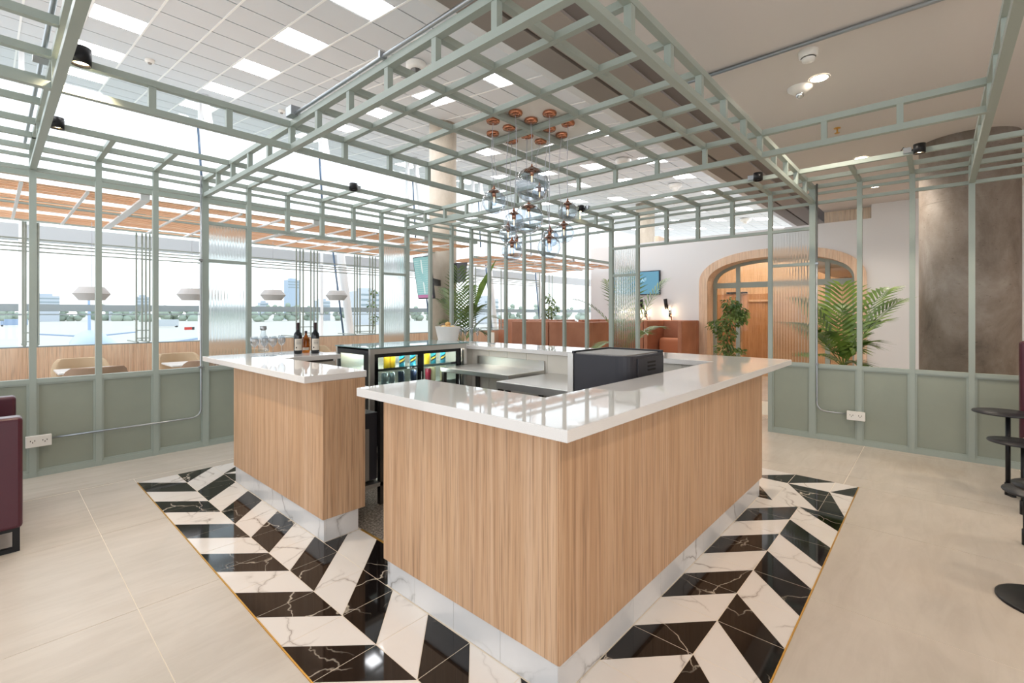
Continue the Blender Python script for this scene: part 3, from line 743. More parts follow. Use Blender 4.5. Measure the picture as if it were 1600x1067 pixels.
B(FX0, FX1 - .03, FY0 + .03, FY1 - .03, .06, .14).build('floor_panel', 'steel', fg_)
B(FX0, FX1 - .03, FY0 + .03, FY1 - .03, FT - .03, FT - .014).build('roof_panel', 'black_plastic', fg_)
sd = MB().box(FX0, FX0 + .02, FY0 + .03, FY0 + .12, .06, FT - .014).box(FX0, FX0 + .02, FY1 - .07, FY1 - .03, .06, FT - .014).box(FX0, FX0 + .02, FY0 + .12, FY1 - .07, FT - .08, FT - .014).box(FX0, FX0 + .02, FY0 + .12, FY1 - .07, .06, .2)
sd.build('side_frame', 'black_plastic', fg_); B(FX0 + .006, FX0 + .012, FY0 + .12, FY1 - .07, .2, FT - .08).build('side_pane', 'fridge_glass', fg_)
MB().cyl((FX0 - .006, FY0 + .075, .88), (FX0 + .002, FY0 + .075, .88), .016, 14).build('lock', 'chrome', fg_)
xm = FX0 + .66
for (a, b, dy) in ((FX0 + e, xm + .04, .03), (xm, FX1 - e * .8, .055)):
    y0 = FY0 + dy
    d = MB().box(a, b, y0, y0 + .02, FT - .11, FT - .072).box(a, b, y0, y0 + .02, .12, .2).box(a, a + .06, y0, y0 + .02, .2, FT - .11).box(b - .07, b, y0, y0 + .02, .2, FT - .11).build('sliding_door', 'black_gloss', fg_)
    B(a + .06, b - .07, y0 + .008, y0 + .012, .2, FT - .11).build('pane', 'fridge_glass', d)
    MB().cyl((b - .035, y0 - .008, .35), (b - .035, y0 - .008, .85), .006, 8).build('door_pull', 'chrome', d)
SH = .895
shf = B(FX0 + .03, FX1 - .04, FY0 + .12, FY1 - .05, SH - .006, SH).build('glass_shelf', 'fridge_glass', fg_); B(FX0 + .03, FX1 - .04, FY0 + .11, FY0 + .12, SH - .012, SH + .016).build('shelf_edge', 'chrome', shf)
B(FX0 + .03, FX1 - .04, FY0 + .1, FY1 - .05, .40, .408).build('lower_shelf', 'chrome', fg_)
B(FX0 + .1, FX1 - .1, FY0 + .1, FY0 + .125, FT - .05, FT - .032).build('light_strip', 'white_disc', fg_)
light('fridge_lamp', 'POINT', (FX0 + .45, FY0 + .32, FT - .075), 2.0, (1, .98, .95), .05, parent=fg_); light('fridge_lamp', 'POINT', (FX0 + .98, FY0 + .32, FT - .075), 2.0, (1, .98, .95), .05, parent=fg_)
light('fridge_lamp', 'POINT', (FX0 + .7, FY0 + .14, .87), 1.2, (1, .98, .95), .04, parent=fg_)  # lamp without a fitting, added to brighten the lower row of cans
for (x, y) in ((FX0 + .05, FY0 + .05), (FX1 - .05, FY0 + .05), (FX0 + .05, FY1 - .05), (FX1 - .05, FY1 - .05)):
    MB().cyl((x, y, .002), (x, y, .06), .02, 10).build('foot', 'black_plastic', fg_)
def can(x, y, z, h, r, m, label, stripe=None, group='drinks in the fridge'):
    c = thing('drink_can', (x, y, z), label, 'can', group)
    MB().lathe([(r * .82, 0), (r, .006), (r, h - .012), (r * .84, h)], (x, y, z), 16).build('body', m, c)
    MB().lathe([(0, h - .003), (r * .84, h), (0, h - .0005)], (x, y, z), 16).build('lid', 'can_lid', c)
    if stripe:
        # printed diagonal band standing a hair proud of the can wall
        for (dz, mm) in ((-.018, 'sign_black'), (0, stripe), (.018, 'sign_black')):
            g = MB(); n = 14; vs = []
            for q in range(n + 1):
                a = math.pi + math.pi * q / n; zz = z + h * .35 + dz + .055 * q / n
                for w in (0, .016): vs.append((x + (r + .0006) * math.cos(a), y + (r + .0006) * math.sin(a), zz + w))
            g.add(vs, [(2 * q, 2 * q + 2, 2 * q + 3, 2 * q + 1) for q in range(n)], True); g.build('printed_band', mm, c, fix=False)
def fx(px, y): return onY(px, HZ, y).x
yc = FY0 + .2
top = [(604, 'yellow_can', 'yellow can at the left end of the upper fridge shelf', None), (613, 'yellow_can', 'yellow can next to the blue cans on the upper fridge shelf', None),
       (628, 'cyan_can', 'blue can with yellow stripe behind the left door, left of its pair', 'yellow_can'), (645, 'cyan_can', 'blue can with yellow stripe at the right edge of the left door', 'yellow_can'),
       (667, 'yellow_can', 'yellow can behind the right fridge door', None), (677, 'cyan_can', 'blue can beside the yellow one behind the right door', 'yellow_can'), (692, 'cyan_can', 'blue can standing alone behind the right door', 'yellow_can')]
for px, m_, lab, s_ in top: can(fx(px, yc), yc, SH + .001, .145, .033, m_, lab, s_)
can(FX0 + .08, FY0 + .19, SH + .001, .145, .033, 'cyan_can', 'blue can seen through the glass side of the fridge', 'yellow_can')
low = [(601, 'silver_can', 'silver can at the left end of the lower shelf'), (612, 'silver_can', 'silver can second from left on the lower shelf'), (627, 'navy_can', 'navy can left of centre on the lower shelf'), (646, 'navy_can', 'navy can at the door edge on the lower shelf'),
       (669, 'red_can', 'dark red can behind the right fridge door'), (676, 'cream_bottle', 'cream bottle beside the red can'), (692, 'cream_bottle', 'cream bottle standing alone on the lower shelf')]
for px, m_, lab in low: can(fx(px, yc), yc, .7005, .15 if 'bottle' not in m_ else .165, .036, m_, lab)
B(FX0 + .03, FX1 - .04, FY0 + .1, FY1 - .05, .692, .70).build('middle_shelf', 'chrome', fg_)

# ---- stainless work tables inside the bar
def table(name, x0, x1, y0, y1, z, label, splash=None, under=None, th=.05):
    t = thing(name, (x0, y0, 0), label, 'work table')
    B(x0, x1, y0, y1, z - th, z).build('top', 'steel', t, bevel=.004)
    if splash: B(x1 - .012, x1, y0, y1, z, z + splash).build('backsplash', 'steel', t)
    for (x, y) in ((x0 + .03, y0 + .03), (x1 - .03, y0 + .03), (x0 + .03, y1 - .03), (x1 - .03, y1 - .03)):
        B(x - .02, x + .02, y - .02, y + .02, .003, z - th).build('leg', 'steel_dark', t)
    B(x0 + .01, x1 - .01, y0 + .01, y1 - .01, .15, .18).build('shelf', 'steel', t)
    return t
table('steel_table', 3.49, 4.085, 3.20, 4.26, .88, 'stainless work table with backsplash beside the fridge', .10)
tb = table('steel_table', 3.235, 4.085, 2.02, 3.12, .855, 'stainless undercounter bench beside the black machine', th=.07)
for q in range(2):
    d = B(3.235, 3.255, 2.06 + .53 * q, 2.56 + .53 * q, .2, .75).build('drawer_front', 'steel_dark', tb); B(3.215, 3.235, 2.1 + .53 * q, 2.52 + .53 * q, .70, .73).build('pull', 'steel', d)
tk = table('steel_table', 1.80, 2.10, 3.23, 4.2, .90, 'narrow steel shelf table glimpsed in the gap between counters')
B(1.83, 2.06, 3.30, 4.15, .19, .72).build('equipment_case', 'charcoal', tk, bevel=.004); B(1.9, 1.98, 3.285, 3.30, .2, .6).build('service_panel', 'grey_tray', tk)
# ---- black machine
mx0, mx1, my0, my1 = 2.80, 3.33, 1.50, 1.96
mc = thing('bar_machine', (mx0, my0, 0), 'black undercounter machine with a grey tray on top', 'machine')
pts = []
rr = .10
for k in range(7):
    a = math.pi + (math.pi / 2) * k / 6
    pts.append((mx0 + rr + rr * math.cos(a), my0 + rr + rr * math.sin(a)))
pts += [(mx1, my0), (mx1, my1), (mx0, my1)]
MB().prism(pts, .05, 1.215).build('housing', 'charcoal', mc, bevel=.004)
MB().prism([(mx0 + .03 + (x - mx0) * .88, my0 + .03 + (y - my0) * .87) for x, y in pts], 1.215, 1.222).build('tray', 'grey_tray', mc)
lip = MB().box(mx0 + .02, mx1, my1 - .02, my1, 1.215, 1.232).box(mx1 - .02, mx1, my0, my1 - .02, 1.215, 1.232).build('lip', 'black_plastic', mc)
B(mx0 + .12, mx1 - .012, my0 - .008, my0, .7, 1.195).build('front_door', 'charcoal', mc, bevel=.003)
for q in range(3): B(mx1 - .27, mx1 - .15, my0 - .011, my0 - .007, 1.155 - .026 * q, 1.168 - .026 * q).build('vent_slot', 'slot_black', mc)
B(mx0 - .012, mx0, my1 - .03, my1 + .015, .05, 1.215).build('steel_edge', 'steel', mc)
for (x, y) in ((mx0 + .08, my0 + .08), (mx1 - .05, my0 + .05), (mx0 + .05, my1 - .05), (mx1 - .05, my1 - .05)): MB().cyl((x, y, .003), (x, y, .05), .025, 10).build('foot', 'black_plastic', mc)
# ================================================================== LIGHT FITTINGS IN THE TILE CEILING
seen_row = {}; ORD = ['first', 'second', 'third', 'fourth', 'fifth', 'sixth', 'seventh', 'eighth', 'ninth', 'tenth', 'eleventh', 'twelfth']
ROWN = {1: 'nearest the bulkhead', 4: 'second from the bulkhead', 7: 'third from the bulkhead', 10: 'fourth from the bulkhead', 13: 'nearest the windows'}
for (i, j) in lights:
    p = tile_vs(i, j, .004, 0.0); c = Vector([sum(q[a] for q in p) / 4 for a in range(3)])
    u, w, F = proj(c)
    vis = F > 1 and -40 < u < 1300 and -40 < w < 420
    if not vis and not (F < 12): continue
    if vis: seen_row[j] = seen_row.get(j, 0) + 1
    lab_ = ('lit square ceiling panel, ' + ORD[seen_row[j] - 1] + ' from the left in the row ' + ROWN[j]) if vis else 'lit square ceiling panel beyond the left edge of the picture'
    l_ = thing('ceiling_light', c, lab_, 'ceiling light', 'lit ceiling panels')
    q = tile_vs(i, j, .02, .004); q = [(x + (.014 if n in (0, 3) else -.014), y, z) for n, (x, y, z) in enumerate(q)]
    MB().add(q, [(3, 2, 1, 0)]).build('diffuser', 'lamp_panel', l_, fix=False)
    fr_ = MB(); 
    for n in range(4):
        a, b = p[n], p[(n + 1) % 4]; a2_, b2_ = q[n], q[(n + 1) % 4]
        fr_.quad(a, b, b2_, a2_)
    fr_.build('frame', 'ceiling_grid', l_, fix=False)

def ceil_pt(px, py):
    a = (px - 800) / FPX; d = Vector((FX + a * RX, FY + a * RY, (HZ - py) / FPX))
    return d * ((C0 - EYE) / (d.z - CK * d.y)) + Vector((0, 0, EYE))
# dome speakers / cameras under the tile ceiling
for n, (px, py, s_) in enumerate(((650, 97, .15), (974, 248, .19), (1055, 287, .19), (1165, 341, .2))):
    c = ceil_pt(px, py) - Vector((0, 0, .022)); d = thing('dome_camera', c, ['white dome camera above the island end of the grid', 'white dome above the lamps, nearest the bar', 'white dome above the rear truss', 'far white dome near the white wall'][n], 'dome', 'white ceiling domes')
    MB().lathe([(s_, 0), (s_, -.06), (s_ * .8, -.10), (0, -.10)], c, 20).build('housing', 'white_plastic', d)
    MB().lathe([(s_ * .55, -.10), (s_ * .5, -.15), (s_ * .3, -.19), (0, -.2)], c, 16).build('dome', 'white_plastic' if n else 'steel_dark', d)
for n, (px, py) in enumerate(((234, 93), (440, 172), (1048, 237))):
    c = ceil_pt(px, py) - Vector((0, 0, .008)); d = thing('smoke_detector', c, ['small white smoke detector between lit panels at upper left', 'small white smoke detector above the junction box', 'small white smoke detector beside the bulkhead'][n], 'smoke detector')
    MB().lathe([(.07, 0), (.07, -.03), (.05, -.05), (0, -.05)], c, 16).build('base', 'white_plastic', d); MB().lathe([(.03, -.05), (.025, -.07), (0, -.07)], c, 12).build('sensor', 'grey_tray', d)
# plaster ceiling fittings
def flat_pt(px, py): p = onZ(px, py, FLAT_Z); return p
p = flat_pt(1263, 80); d = thing('smoke_detector', p, 'pale blue-white smoke detector on the plaster ceiling', 'smoke detector')
MB().lathe([(.075, 0), (.07, -.05), (.055, -.055)], p, 20).build('base', 'white_plastic', d); MB().lathe([(.05, -.062), (.045, -.085), (0, -.09)], p, 20).build('cap', 'white_plastic', d)
p = flat_pt(1250, 137); d = thing('motion_sensor', p, 'chrome round sensor beside the bright downlight', 'sensor')
MB().lathe([(.11, 0), (.105, -.02), (.06, -.055), (.04, -.06), (0, -.06)], p, 24).build('base', 'white_plastic', d); MB().lathe([(.035, -.06), (.035, -.085), (.02, -.1), (0, -.102)], p, 16).build('lens', 'chrome', d)
p = flat_pt(1308, 200); d = thing('fire_sprinkler', p, 'small brass sprinkler head in the plaster ceiling', 'sprinkler')
MB().lathe([(.035, 0), (.035, -.008), (0, -.008)], p, 14).build('rose', 'brass', d); MB().cyl(p, p + Vector((0, 0, -.06)), .008, 8).build('stem', 'brass', d); MB().lathe([(0, -.06), (.028, -.06), (.028, -.064), (0, -.064)], p, 12).build('deflector', 'brass', d)
for n, (px, py, pw) in enumerate(((1280, 122, 60), (1345, 247, 60), (1367, 291, 50))):
    p = flat_pt(px, py); d = thing('downlight', p, ['bright recessed downlight nearest on the plaster ceiling', 'small recessed downlight above the right roof bars', 'furthest recessed downlight before the arch wall'][n], 'downlight')
    MB().lathe([(.085, -.001), (.085, -.006), (.07, -.006)], p, 24).build('bezel', 'white_plastic', d); MB().lathe([(.07, -.004), (0, -.004)], p, 24).build('lens', 'white_disc', d)
    light('downlight_lamp', 'SPOT', p + Vector((0, 0, -.02)), pw, (1, .88, .74), .06, parent=d, spot=130)
for n, (x, y) in enumerate(((-2, -1.5), (.5, -1.6), (3, -1.8), (5.6, -2.2), (-2, -3.9), (.5, -3.9), (3, -3.9), (5.6, -4.3), (8.2, -3.2))):  # unseen lamps added to brighten the plaster ceiling and the right floor
    p = Vector((x, y, FLAT_Z)); d = thing('downlight', p, 'added warm downlight out of view, brightening the plaster ceiling and right floor', 'downlight', 'added downlights outside the picture')
    MB().lathe([(.085, -.001), (.085, -.006), (.07, -.006)], p, 24).build('bezel', 'white_plastic', d); MB().lathe([(.07, -.004), (0, -.004)], p, 24).build('lens', 'white_disc', d)
    light('downlight_lamp', 'SPOT', p + Vector((0, 0, -.02)), 42, (1, .85, .70), .06, parent=d, spot=140)
# conduit across the plaster ceiling, and along the canopy
MB().cyl((4.40, -3.5, 3.675), (4.40, 1.8, 3.675), .018, 10).build('ceiling_pipe', 'galvanised', label='grey pipe running across the plaster ceiling', cat='pipe', loc=(4.4, 0, 3.67))
cdt = thing('canopy_conduit', (XK(0), YK(0), 3.07), 'grey conduit with junction box on top of the nearest canopy truss', 'conduit')
MB().tube([(XK(0) - .035, YK(0) + .1, 3.062), (XK(0) - .035, YK(6) - .12, 3.062)], .013, 10).build('tube', 'galvanised', cdt)
B(XK(0) - .075, XK(0) + .0, YK(6) - .16, YK(6) - .06, 3.046, 3.12).build('junction_box', 'galvanised', cdt, bevel=.004)
B(XK(0) - .06, XK(0) - .01, YK(3) + .0, YK(3) + .02, 3.045, 3.09).build('strap', 'galvanised', cdt)
c2_ = thing('truss_conduit', (XK(-3), YK(6), 3.06), 'blue-grey conduit on the far left truss', 'conduit')
MB().cyl((XK(-3) - .05, -1.2, 3.06), (XK(-3) - .05, YW, 3.06), .013, 8).build('tube', 'galvanised', c2_); B(XK(-3) - .09, XK(-3) - .02, 4.02, 4.12, 3.046, 3.09).build('junction_box', 'galvanised', c2_)

# ---- spotlights clamped to the frame
def spot(p, lab, lit, dirn=(0, 0, -1), power=0, side=None, r=.042, h=.085):
    t = thing('spotlight', p, lab, 'spotlight')
    p = Vector(p)
    MB().lathe([(0, h), (r, h), (r, 0), (r * .85, 0), (r * .85, .02)], p, 20).build('housing', 'black_metal', t)
    MB().lathe([(0, .018), (r * .85, .018)], p, 20).build('lens', 'warm_disc' if lit else 'grey_tray', t, fix=False)
    s = Vector(side or (0, .06, 0)); MB().cyl(p + Vector((0, 0, h * .6)), p + Vector((0, 0, h * .6)) + s, .008, 8).build('bracket', 'black_metal', t)
    q = p + Vector((0, 0, h * .6)) + s * 1.25
    MB().box(q.x - .03, q.x + .03, q.y - .03, q.y + .03, q.z - .02, q.z + .03).build('driver_box', 'galvanised', t)
    MB().tube([q, q + Vector((.02, .03, .05)), q + Vector((.05, .05, .03))], .004, 6).build('cable', 'black_plastic', t)
    if lit: light('spot_lamp', 'SPOT', p + Vector((0, 0, .005)), power, (1, .78, .52), .03, parent=t, spot=110)
a_ = onY(103, 104, YK(6) - .09); spot((XK(-3) + .10, YK(6) - .075, 2.985), 'lit spotlight clamped to the upper left truss crossing', True, power=45, side=(-.07, .04, 0), r=.05, h=.10)
spot((XK(-3) + .10, RYB - .07, 2.985), 'lit spotlight on the roof bar below the upper left truss', True, power=8, side=(-.07, .05, 0))
spot((onY(548, 290, RYB).x, RYB - .065, 2.99), 'unlit black spotlight on the window-side roof bar', False, side=(0.07, .05, 0), r=.048)
spot((RXB - .07, YK(6) - .02, 2.985), 'lit spotlight on the rear truss behind the globe lamps', True, power=8, side=(.05, -.06, 0), r=.048)
spot((RXB - .065, onX(1187, 273, RXB).y, 2.99), 'unlit black spotlight hanging by the front truss', False, side=(.05, .07, 0), r=.048)
spot((RXB - .065, onX(1437, 235, RXB).y, 2.985), 'lit spotlight in front of the large concrete column', True, power=10, side=(.05, .07, 0), r=.045)

# ---- power conduits and sockets on the partitions
def socket(axis, s, z, lab):
    if axis == 'x':
        c = (s, YW - .03, z); t = thing('power_socket', c, lab, 'socket'); B(s - .085, s + .085, YW - .075, YW - .03, z - .05, z + .05).build('box', 'white_plastic', t, bevel=.003)
        for dx in (-.04, .04):
            for a in (-.014, 0, .014): B(s + dx + a - .0025, s + dx + a + .0025, YW - .0765, YW - .074, z - .006 + (.008 if a else -.006), z + .006 + (.008 if a else -.006)).build('pin_hole', 'slot_black', t)
    else:
        c = (XW - .03, s, z); t = thing('power_socket', c, lab, 'socket'); B(XW - .075, XW - .03, s - .085, s + .085, z - .05, z + .05).build('box', 'white_plastic', t, bevel=.003)
        for dy in (-.04, .04):
            for a in (-.014, 0, .014): B(XW - .0765, XW - .074, s + dy + a - .0025, s + dy + a + .0025, z - .006 + (.008 if a else -.006), z + .006 + (.008 if a else -.006)).build('pin_hole', 'slot_black', t)
socket('x', .30, .335, 'white double socket on the window-side partition beside the burgundy seat'); socket('y', .685, .335, 'white double socket on the arch-side partition')
def conduit(axis, s_sock, s_post, lab):
    y = -.042
    P = (lambda s, z: (s, YW + y, z)) if axis == 'x' else (lambda s, z: (XW + y, s, z))
    sg = 1 if s_post > s_sock else -1; r_ = .09
    pts = [P(s_sock + sg * .085, .345), P(s_post - sg * r_, .345)] + [P(s_post - sg * r_ + sg * r_ * math.sin(a), .345 + r_ - r_ * math.cos(a)) for a in [math.pi / 2 * k / 6 for k in range(1, 7)]] + [P(s_post, 3.05)]
    t = thing('wall_conduit', P(s_post, 0), lab, 'conduit')
    MB().tube(pts, .0095, 10).build('tube', 'galvanised', t)
    for z in (.9, 2.1):
        q = P(s_post, z); B(q[0] - .022, q[0] + .022, q[1] - .014, q[1] + .014, z - .012, z + .012).build('clip', 'galvanised', t)
conduit('x', .30, XK(0) - .05, 'thin metal conduit bending up the window-side partition post'); conduit('y', .685, YK(0) - .05, 'thin metal conduit bending up the arch-side partition post')

# ================================================================== GLOBE PENDANTS
pp = B(XK(2) + .02, XK(4) - .02, YK(2) + .02, YK(4) - .02, 3.052, 3.066).build('pendant_plate', 'white_plastic', loc=(XK(3), YK(3), 3.05), label='square beige plate on the grid carrying the globe lamps', cat='ceiling plate')
k_ = 0.971
discs = [(2.777, 2.715), (2.973, 2.91), (2.972, 2.714), (3.217, 2.904), (2.787, 2.477), (2.979, 2.477), (3.22, 2.722), (2.975, 2.282), (3.219, 2.472), (3.404, 2.715), (3.408, 2.478), (3.232, 2.286)]
globes = [(0, 772, 315, 19, 'small globe pendant hanging furthest left'), (1, 794, 366, 14, 'small globe pendant left, just under a larger neighbour'), (4, 803, 347, 16, 'globe pendant at left touching the medium globe'), (2, 800, 392, 16, 'lowest globe pendant on the left'),
          (5, 831, 289, 27, 'largest and highest globe pendant'), (6, 826, 342, 23, 'second largest globe pendant in the middle'), (9, 843, 302, 12, 'tiny globe pendant seen through the largest one'), (7, 858, 386, 18, 'lowest globe pendant on the right'),
          (8, 859, 372, 14, 'small globe pendant right, behind the lowest one'), (11, 887, 331, 15, 'small globe pendant furthest right and highest there'), (10, 881, 364, 16, 'globe pendant at right below the highest small one'), (3, 807, 379, 10, 'tiny globe pendant tucked between the left globes')]
for (di, px, py, rpx, lab) in globes:
    dx, dy = discs[di][0] * k_, discs[di][1] * k_
    F = dx * FX + dy * FY; c = at(px, py, F); r = rpx * F / FPX
    t = thing('globe_pendant', (dx, dy, 3.05), lab, 'pendant lamp', 'copper globe pendants over the bar')
    MB().lathe([(0, 3.052), (.052, 3.052), (.056, 3.040), (.050, 3.026), (.02, 3.022), (0, 3.022)], (dx, dy, 0), 24).build('ceiling_rose', 'copper', t)
    topz = c.z + r
    sl = random.uniform(-.03, .03)
    pts = [(dx, dy, 3.022)] + [(dx + (c.x - dx) * s + sl * math.sin(math.pi * s), dy + (c.y - dy) * s - sl * math.sin(math.pi * s), 3.022 + (topz + .03 - 3.022) * s) for s in (.15, .3, .5, .7, .85)] + [(c.x, c.y, topz + .03)]
    MB().tube(pts, .0028, 6).build('cord', 'cord', t)
    # copper cap: scalloped disc and socket
    cap = MB(); rc = r * .46
    cap.lathe([(.004, topz + .03), (.008, topz + .012), (rc * .6, topz - r * .05), (rc, topz - r * .17), (rc * 1.02, topz - r * .2), (rc * .8, topz - r * .14), (.006, topz - r * .06)], (c.x, c.y, 0), 24)
    cap.build('copper_cap', 'copper', t)
    MB().cyl((c.x, c.y, topz - r * .1), (c.x, c.y, topz - r * .1 - .05), .0155, 16).build('lamp_holder', 'copper', t)
    zb = topz - r * .1 - .05
    MB().lathe([(.011, zb), (.013, zb - .012), (.021, zb - .04), (.02, zb - .055), (.01, zb - .068), (0, zb - .07)], (c.x, c.y, 0), 14).build('bulb', 'globe_glass', t)
    MB().lathe([(.003, zb), (.006, zb - .02), (.005, zb - .045), (0, zb - .05)], (c.x, c.y, 0), 8).build('filament', 'bulb_glow', t)
    n_ = 14; prof = [(r * math.sin(a), c.z + r * math.cos(a)) for a in [.3 + (math.pi - .3) * k / n_ for k in range(n_ + 1)]]
    MB().lathe(prof, (c.x, c.y, 0), 32).build('globe', 'globe_glass', t)

# ================================================================== THINGS ON THE BAR
def wineglass(x, y, z, lab, h=.185, r=.037, group='wine glasses on the island'):
    t = thing('wine_glass', (x, y, z), lab, 'wine glass', group)
    MB().lathe([(0, .001), (.033, .0015), (.033, .003), (.005, .008), (.004, .02), (.004, h * .45)], (x, y, z), 20).build('foot_and_stem', 'stemware', t)
    b = h * .45
    o_ = [(.004, b), (r * .75, b + h * .12), (r, b + h * .28), (r * .95, b + h * .42), (r * .82, h)]
    MB().lathe(o_ + [(q[0] - .0015, q[1]) for q in reversed(o_)], (x, y, z), 20).build('bowl', 'stemware', t)
for (px, py), lab in zip(((397.5, 557), (413, 555.5), (426.5, 556), (440, 553)), ('leftmost wine glass on the island', 'second wine glass from the left on the island', 'third wine glass from the left on the island', 'wine glass nearest the bottles on the island')):
    p = onZ(px, py, CT1); wineglass(min(p.x, 2.28), p.y, CT1, lab)
def flute(x, y, z, lab):
    t = thing('champagne_flute', (x, y, z), lab, 'flute glass', 'flutes on the rear arm')
    MB().lathe([(0, .001), (.03, .0015), (.03, .003), (.004, .007), (.0035, .08)], (x, y, z), 16).build('foot_and_stem', 'stemware', t)
    o_ = [(.0035, .08), (.018, .11), (.024, .15), (.025, .2)]
    MB().lathe(o_ + [(q[0] - .0015, q[1]) for q in reversed(o_)], (x, y, z), 16).build('bowl', 'stemware', t)
for (px, lab, Y) in ((720, 'flute glass nearest the white pot', 5.10), (727, 'second flute glass from the white pot', 5.05), (737, 'third flute glass from the white pot', 4.93), (746, 'flute glass furthest from the white pot', 4.85)):
    flute(onY(px, HZ, Y).x, Y, CT1, lab)
def bottle(p, lab, tilt=0):
    t = thing('wine_bottle', p, lab, 'bottle', 'wine bottles on the island'); r = .039
    MB().lathe([(0, .0), (r * .92, 0), (r, .008), (r, .175), (r * .92, .2), (r * .45, .225), (.015, .24), (.0145, .245)], p, 24).build('glass_body', 'wine_glass', t)
    MB().lathe([(.0148, .243), (.0155, .25), (.0155, .30), (.016, .302), (.016, .31), (0, .311)], p, 18).build('foil_capsule', 'foil', t)
    a0 = math.atan2(-p[1], -p[0])
    def lab_(z0, z1, aw, rr, m_, nm, par, da=0):
        n = 12; vs = []
        for q in range(n + 1):
            a = a0 + da - aw / 2 + aw * q / n
            for z in (z0, z1): vs.append((p[0] + rr * math.cos(a), p[1] + rr * math.sin(a), p[2] + z))
        return MB().add(vs, [(2 * q, 2 * q + 2, 2 * q + 3, 2 * q + 1) for q in range(n)], True).build(nm, m_, par, fix=False)
    L_ = lab_(.035, .15, 2.0, r + .0006, 'label_paper', 'paper_label', t, .15)
    lab_(.055, .07, .3, r + .001, 'label_ink', 'label_mark', L_, -.35)
    for z in (.128, .115, .106, .097): lab_(z, z + .0025, 1.1, r + .001, 'label_ink', 'label_line', L_, .2)
b1 = onZ(465.5, 552.5, CT1); b2 = onZ(492.5, 552, CT1); b3 = onZ(478, 550.8, CT1)
bottle((b1.x, b1.y, CT1), 'dark wine bottle left of the amber bottle'); bottle((b2.x, b2.y, CT1), 'dark wine bottle right of the amber bottle')
t = thing('spirit_bottle', (b3.x, b3.y, CT1), 'amber glass bottle between the two dark bottles', 'bottle')
MB().lathe([(0, 0), (.036, 0), (.038, .006), (.038, .135), (.03, .155), (.012, .18), (.012, .2)], (b3.x, b3.y, CT1), 24).build('glass_body', 'amber', t)
MB().lathe([(.013, .2), (.0135, .222), (0, .223)], (b3.x, b3.y, CT1), 16).build('stopper', 'foil', t)
n = 12; a0 = math.atan2(-b3.y, -b3.x); vs = []
for q in range(n + 1):
    a = a0 - .9 + 1.8 * q / n
    for z in (.028, .055): vs.append((b3.x + .0386 * math.cos(a), b3.y + .0386 * math.sin(a), CT1 + z))
MB().add(vs, [(2 * q, 2 * q + 2, 2 * q + 3, 2 * q + 1) for q in range(n)], True).build('paper_label', 'label_paper', t, fix=False)
p = onZ(411.5, 549, CT1); t = thing('glass_decanter', (p.x, p.y, CT1), 'clear decanter with grey stopper behind the wine glasses', 'decanter')
h = .30
MB().lathe([(0, .0), (.05, .0), (.052, .01), (.05, .12), (.03, .17), (.022, .2), (.022, .225)], (p.x, p.y, CT1), 24).build('body', 'stemware', t)
MB().lathe([(0, .222), (.02, .222), (.032, .235), (.032, .27), (0, .272)], (p.x, p.y, CT1), 18).build('stopper', 'galvanised', t)
# white pot with bread and tongs
pc = Vector((4.30, 5.09, CT1)); t = thing('white_pot', pc, 'white tapered pot on the rear arm holding bread', 'pot')
o_ = [(.0, 0), (.125, 0), (.13, .01), (.175, .215), (.178, .22)]
MB().lathe(o_ + [(.168, .218), (.12, .02), (0, .02)], pc, 36).build('shell', 'pot_white', t)
rb = random.Random(5)
for n in range(6):
    a = n * 1.05; d = .07 if n else 0; q = pc + Vector((d * math.cos(a), d * math.sin(a), .205 + .05 * (n == 0)))
    b = MB(); R_ = .04
    b.lathe([(R_ * math.sin(math.pi * k / 8) * (1 + .12 * math.sin(3 * k)), -R_ * .8 * math.cos(math.pi * k / 8)) for k in range(9)], q, 12)
    b.build('bread_roll', ('bread', 'bread_pale')[n % 2], loc=q, label='golden bread roll piled in the white pot', cat='bread roll', group='bread in the pot')
t = thing('serving_tongs', pc + Vector((.05, -.05, .2)), 'steel tongs resting in the white pot', 'tongs')
for s in (-1, 1):
    q = pc + Vector((.05, -.05, .2)); MB().bar(q + Vector((0, s * .01, 0)), q + Vector((.07, -.06 + s * .03, .12)), .012, .002).build('arm', 'chrome', t)

p = onX(770, HZ, 4.5); t = thing('menu_card', (p.x, p.y, CT1), 'small pale upright menu card on the rear arm', 'card')
B(p.x - .004, p.x + .004, p.y - .028, p.y + .028, CT1 + .008, CT1 + .15).build('card', 'label_paper', t); B(p.x - .02, p.x + .02, p.y - .03, p.y + .03, CT1, CT1 + .008).build('stand', 'stemware', t)
# ================================================================== SEATS AND SIDE TABLES NEAR THE CAMERA
sx0, sx1, sy0, sy1 = -.62, .14, 4.27, 5.50
t = thing('burgundy_sofa', (sx1 - .4, 4.9, 0), 'burgundy leather seat with high arms on a black sled base', 'sofa')
for y0, nm in ((sy0, 'arm'), (sy1 - .13, 'arm')): B(sx0, sx1, y0, y0 + .13, .155, .85).build(nm, 'burgundy', t, bevel=.022, seg=3)
B(sx0 + .005, sx0 + .14, sy0 + .13, sy1 - .13, .155, .845).build('backrest', 'burgundy', t, bevel=.02, seg=3)
B(sx0 + .14, sx1 - .02, sy0 + .13, sy1 - .13, .155, .40).build('seat', 'burgundy', t, bevel=.025, seg=3)
for y in (sy0 + .04, sy1 - .09):
    MB().box(sx1 - .045, sx1 - .012, y, y + .03, .0, .155).box(sx0 + .02, sx0 + .05, y, y + .03, .0, .155).box(sx0 + .05, sx1 - .045, y, y + .03, .0, .028).box(sx0 + .05, sx1 - .045, y, y + .03, .13, .155).build('sled_leg', 'black_metal', t)
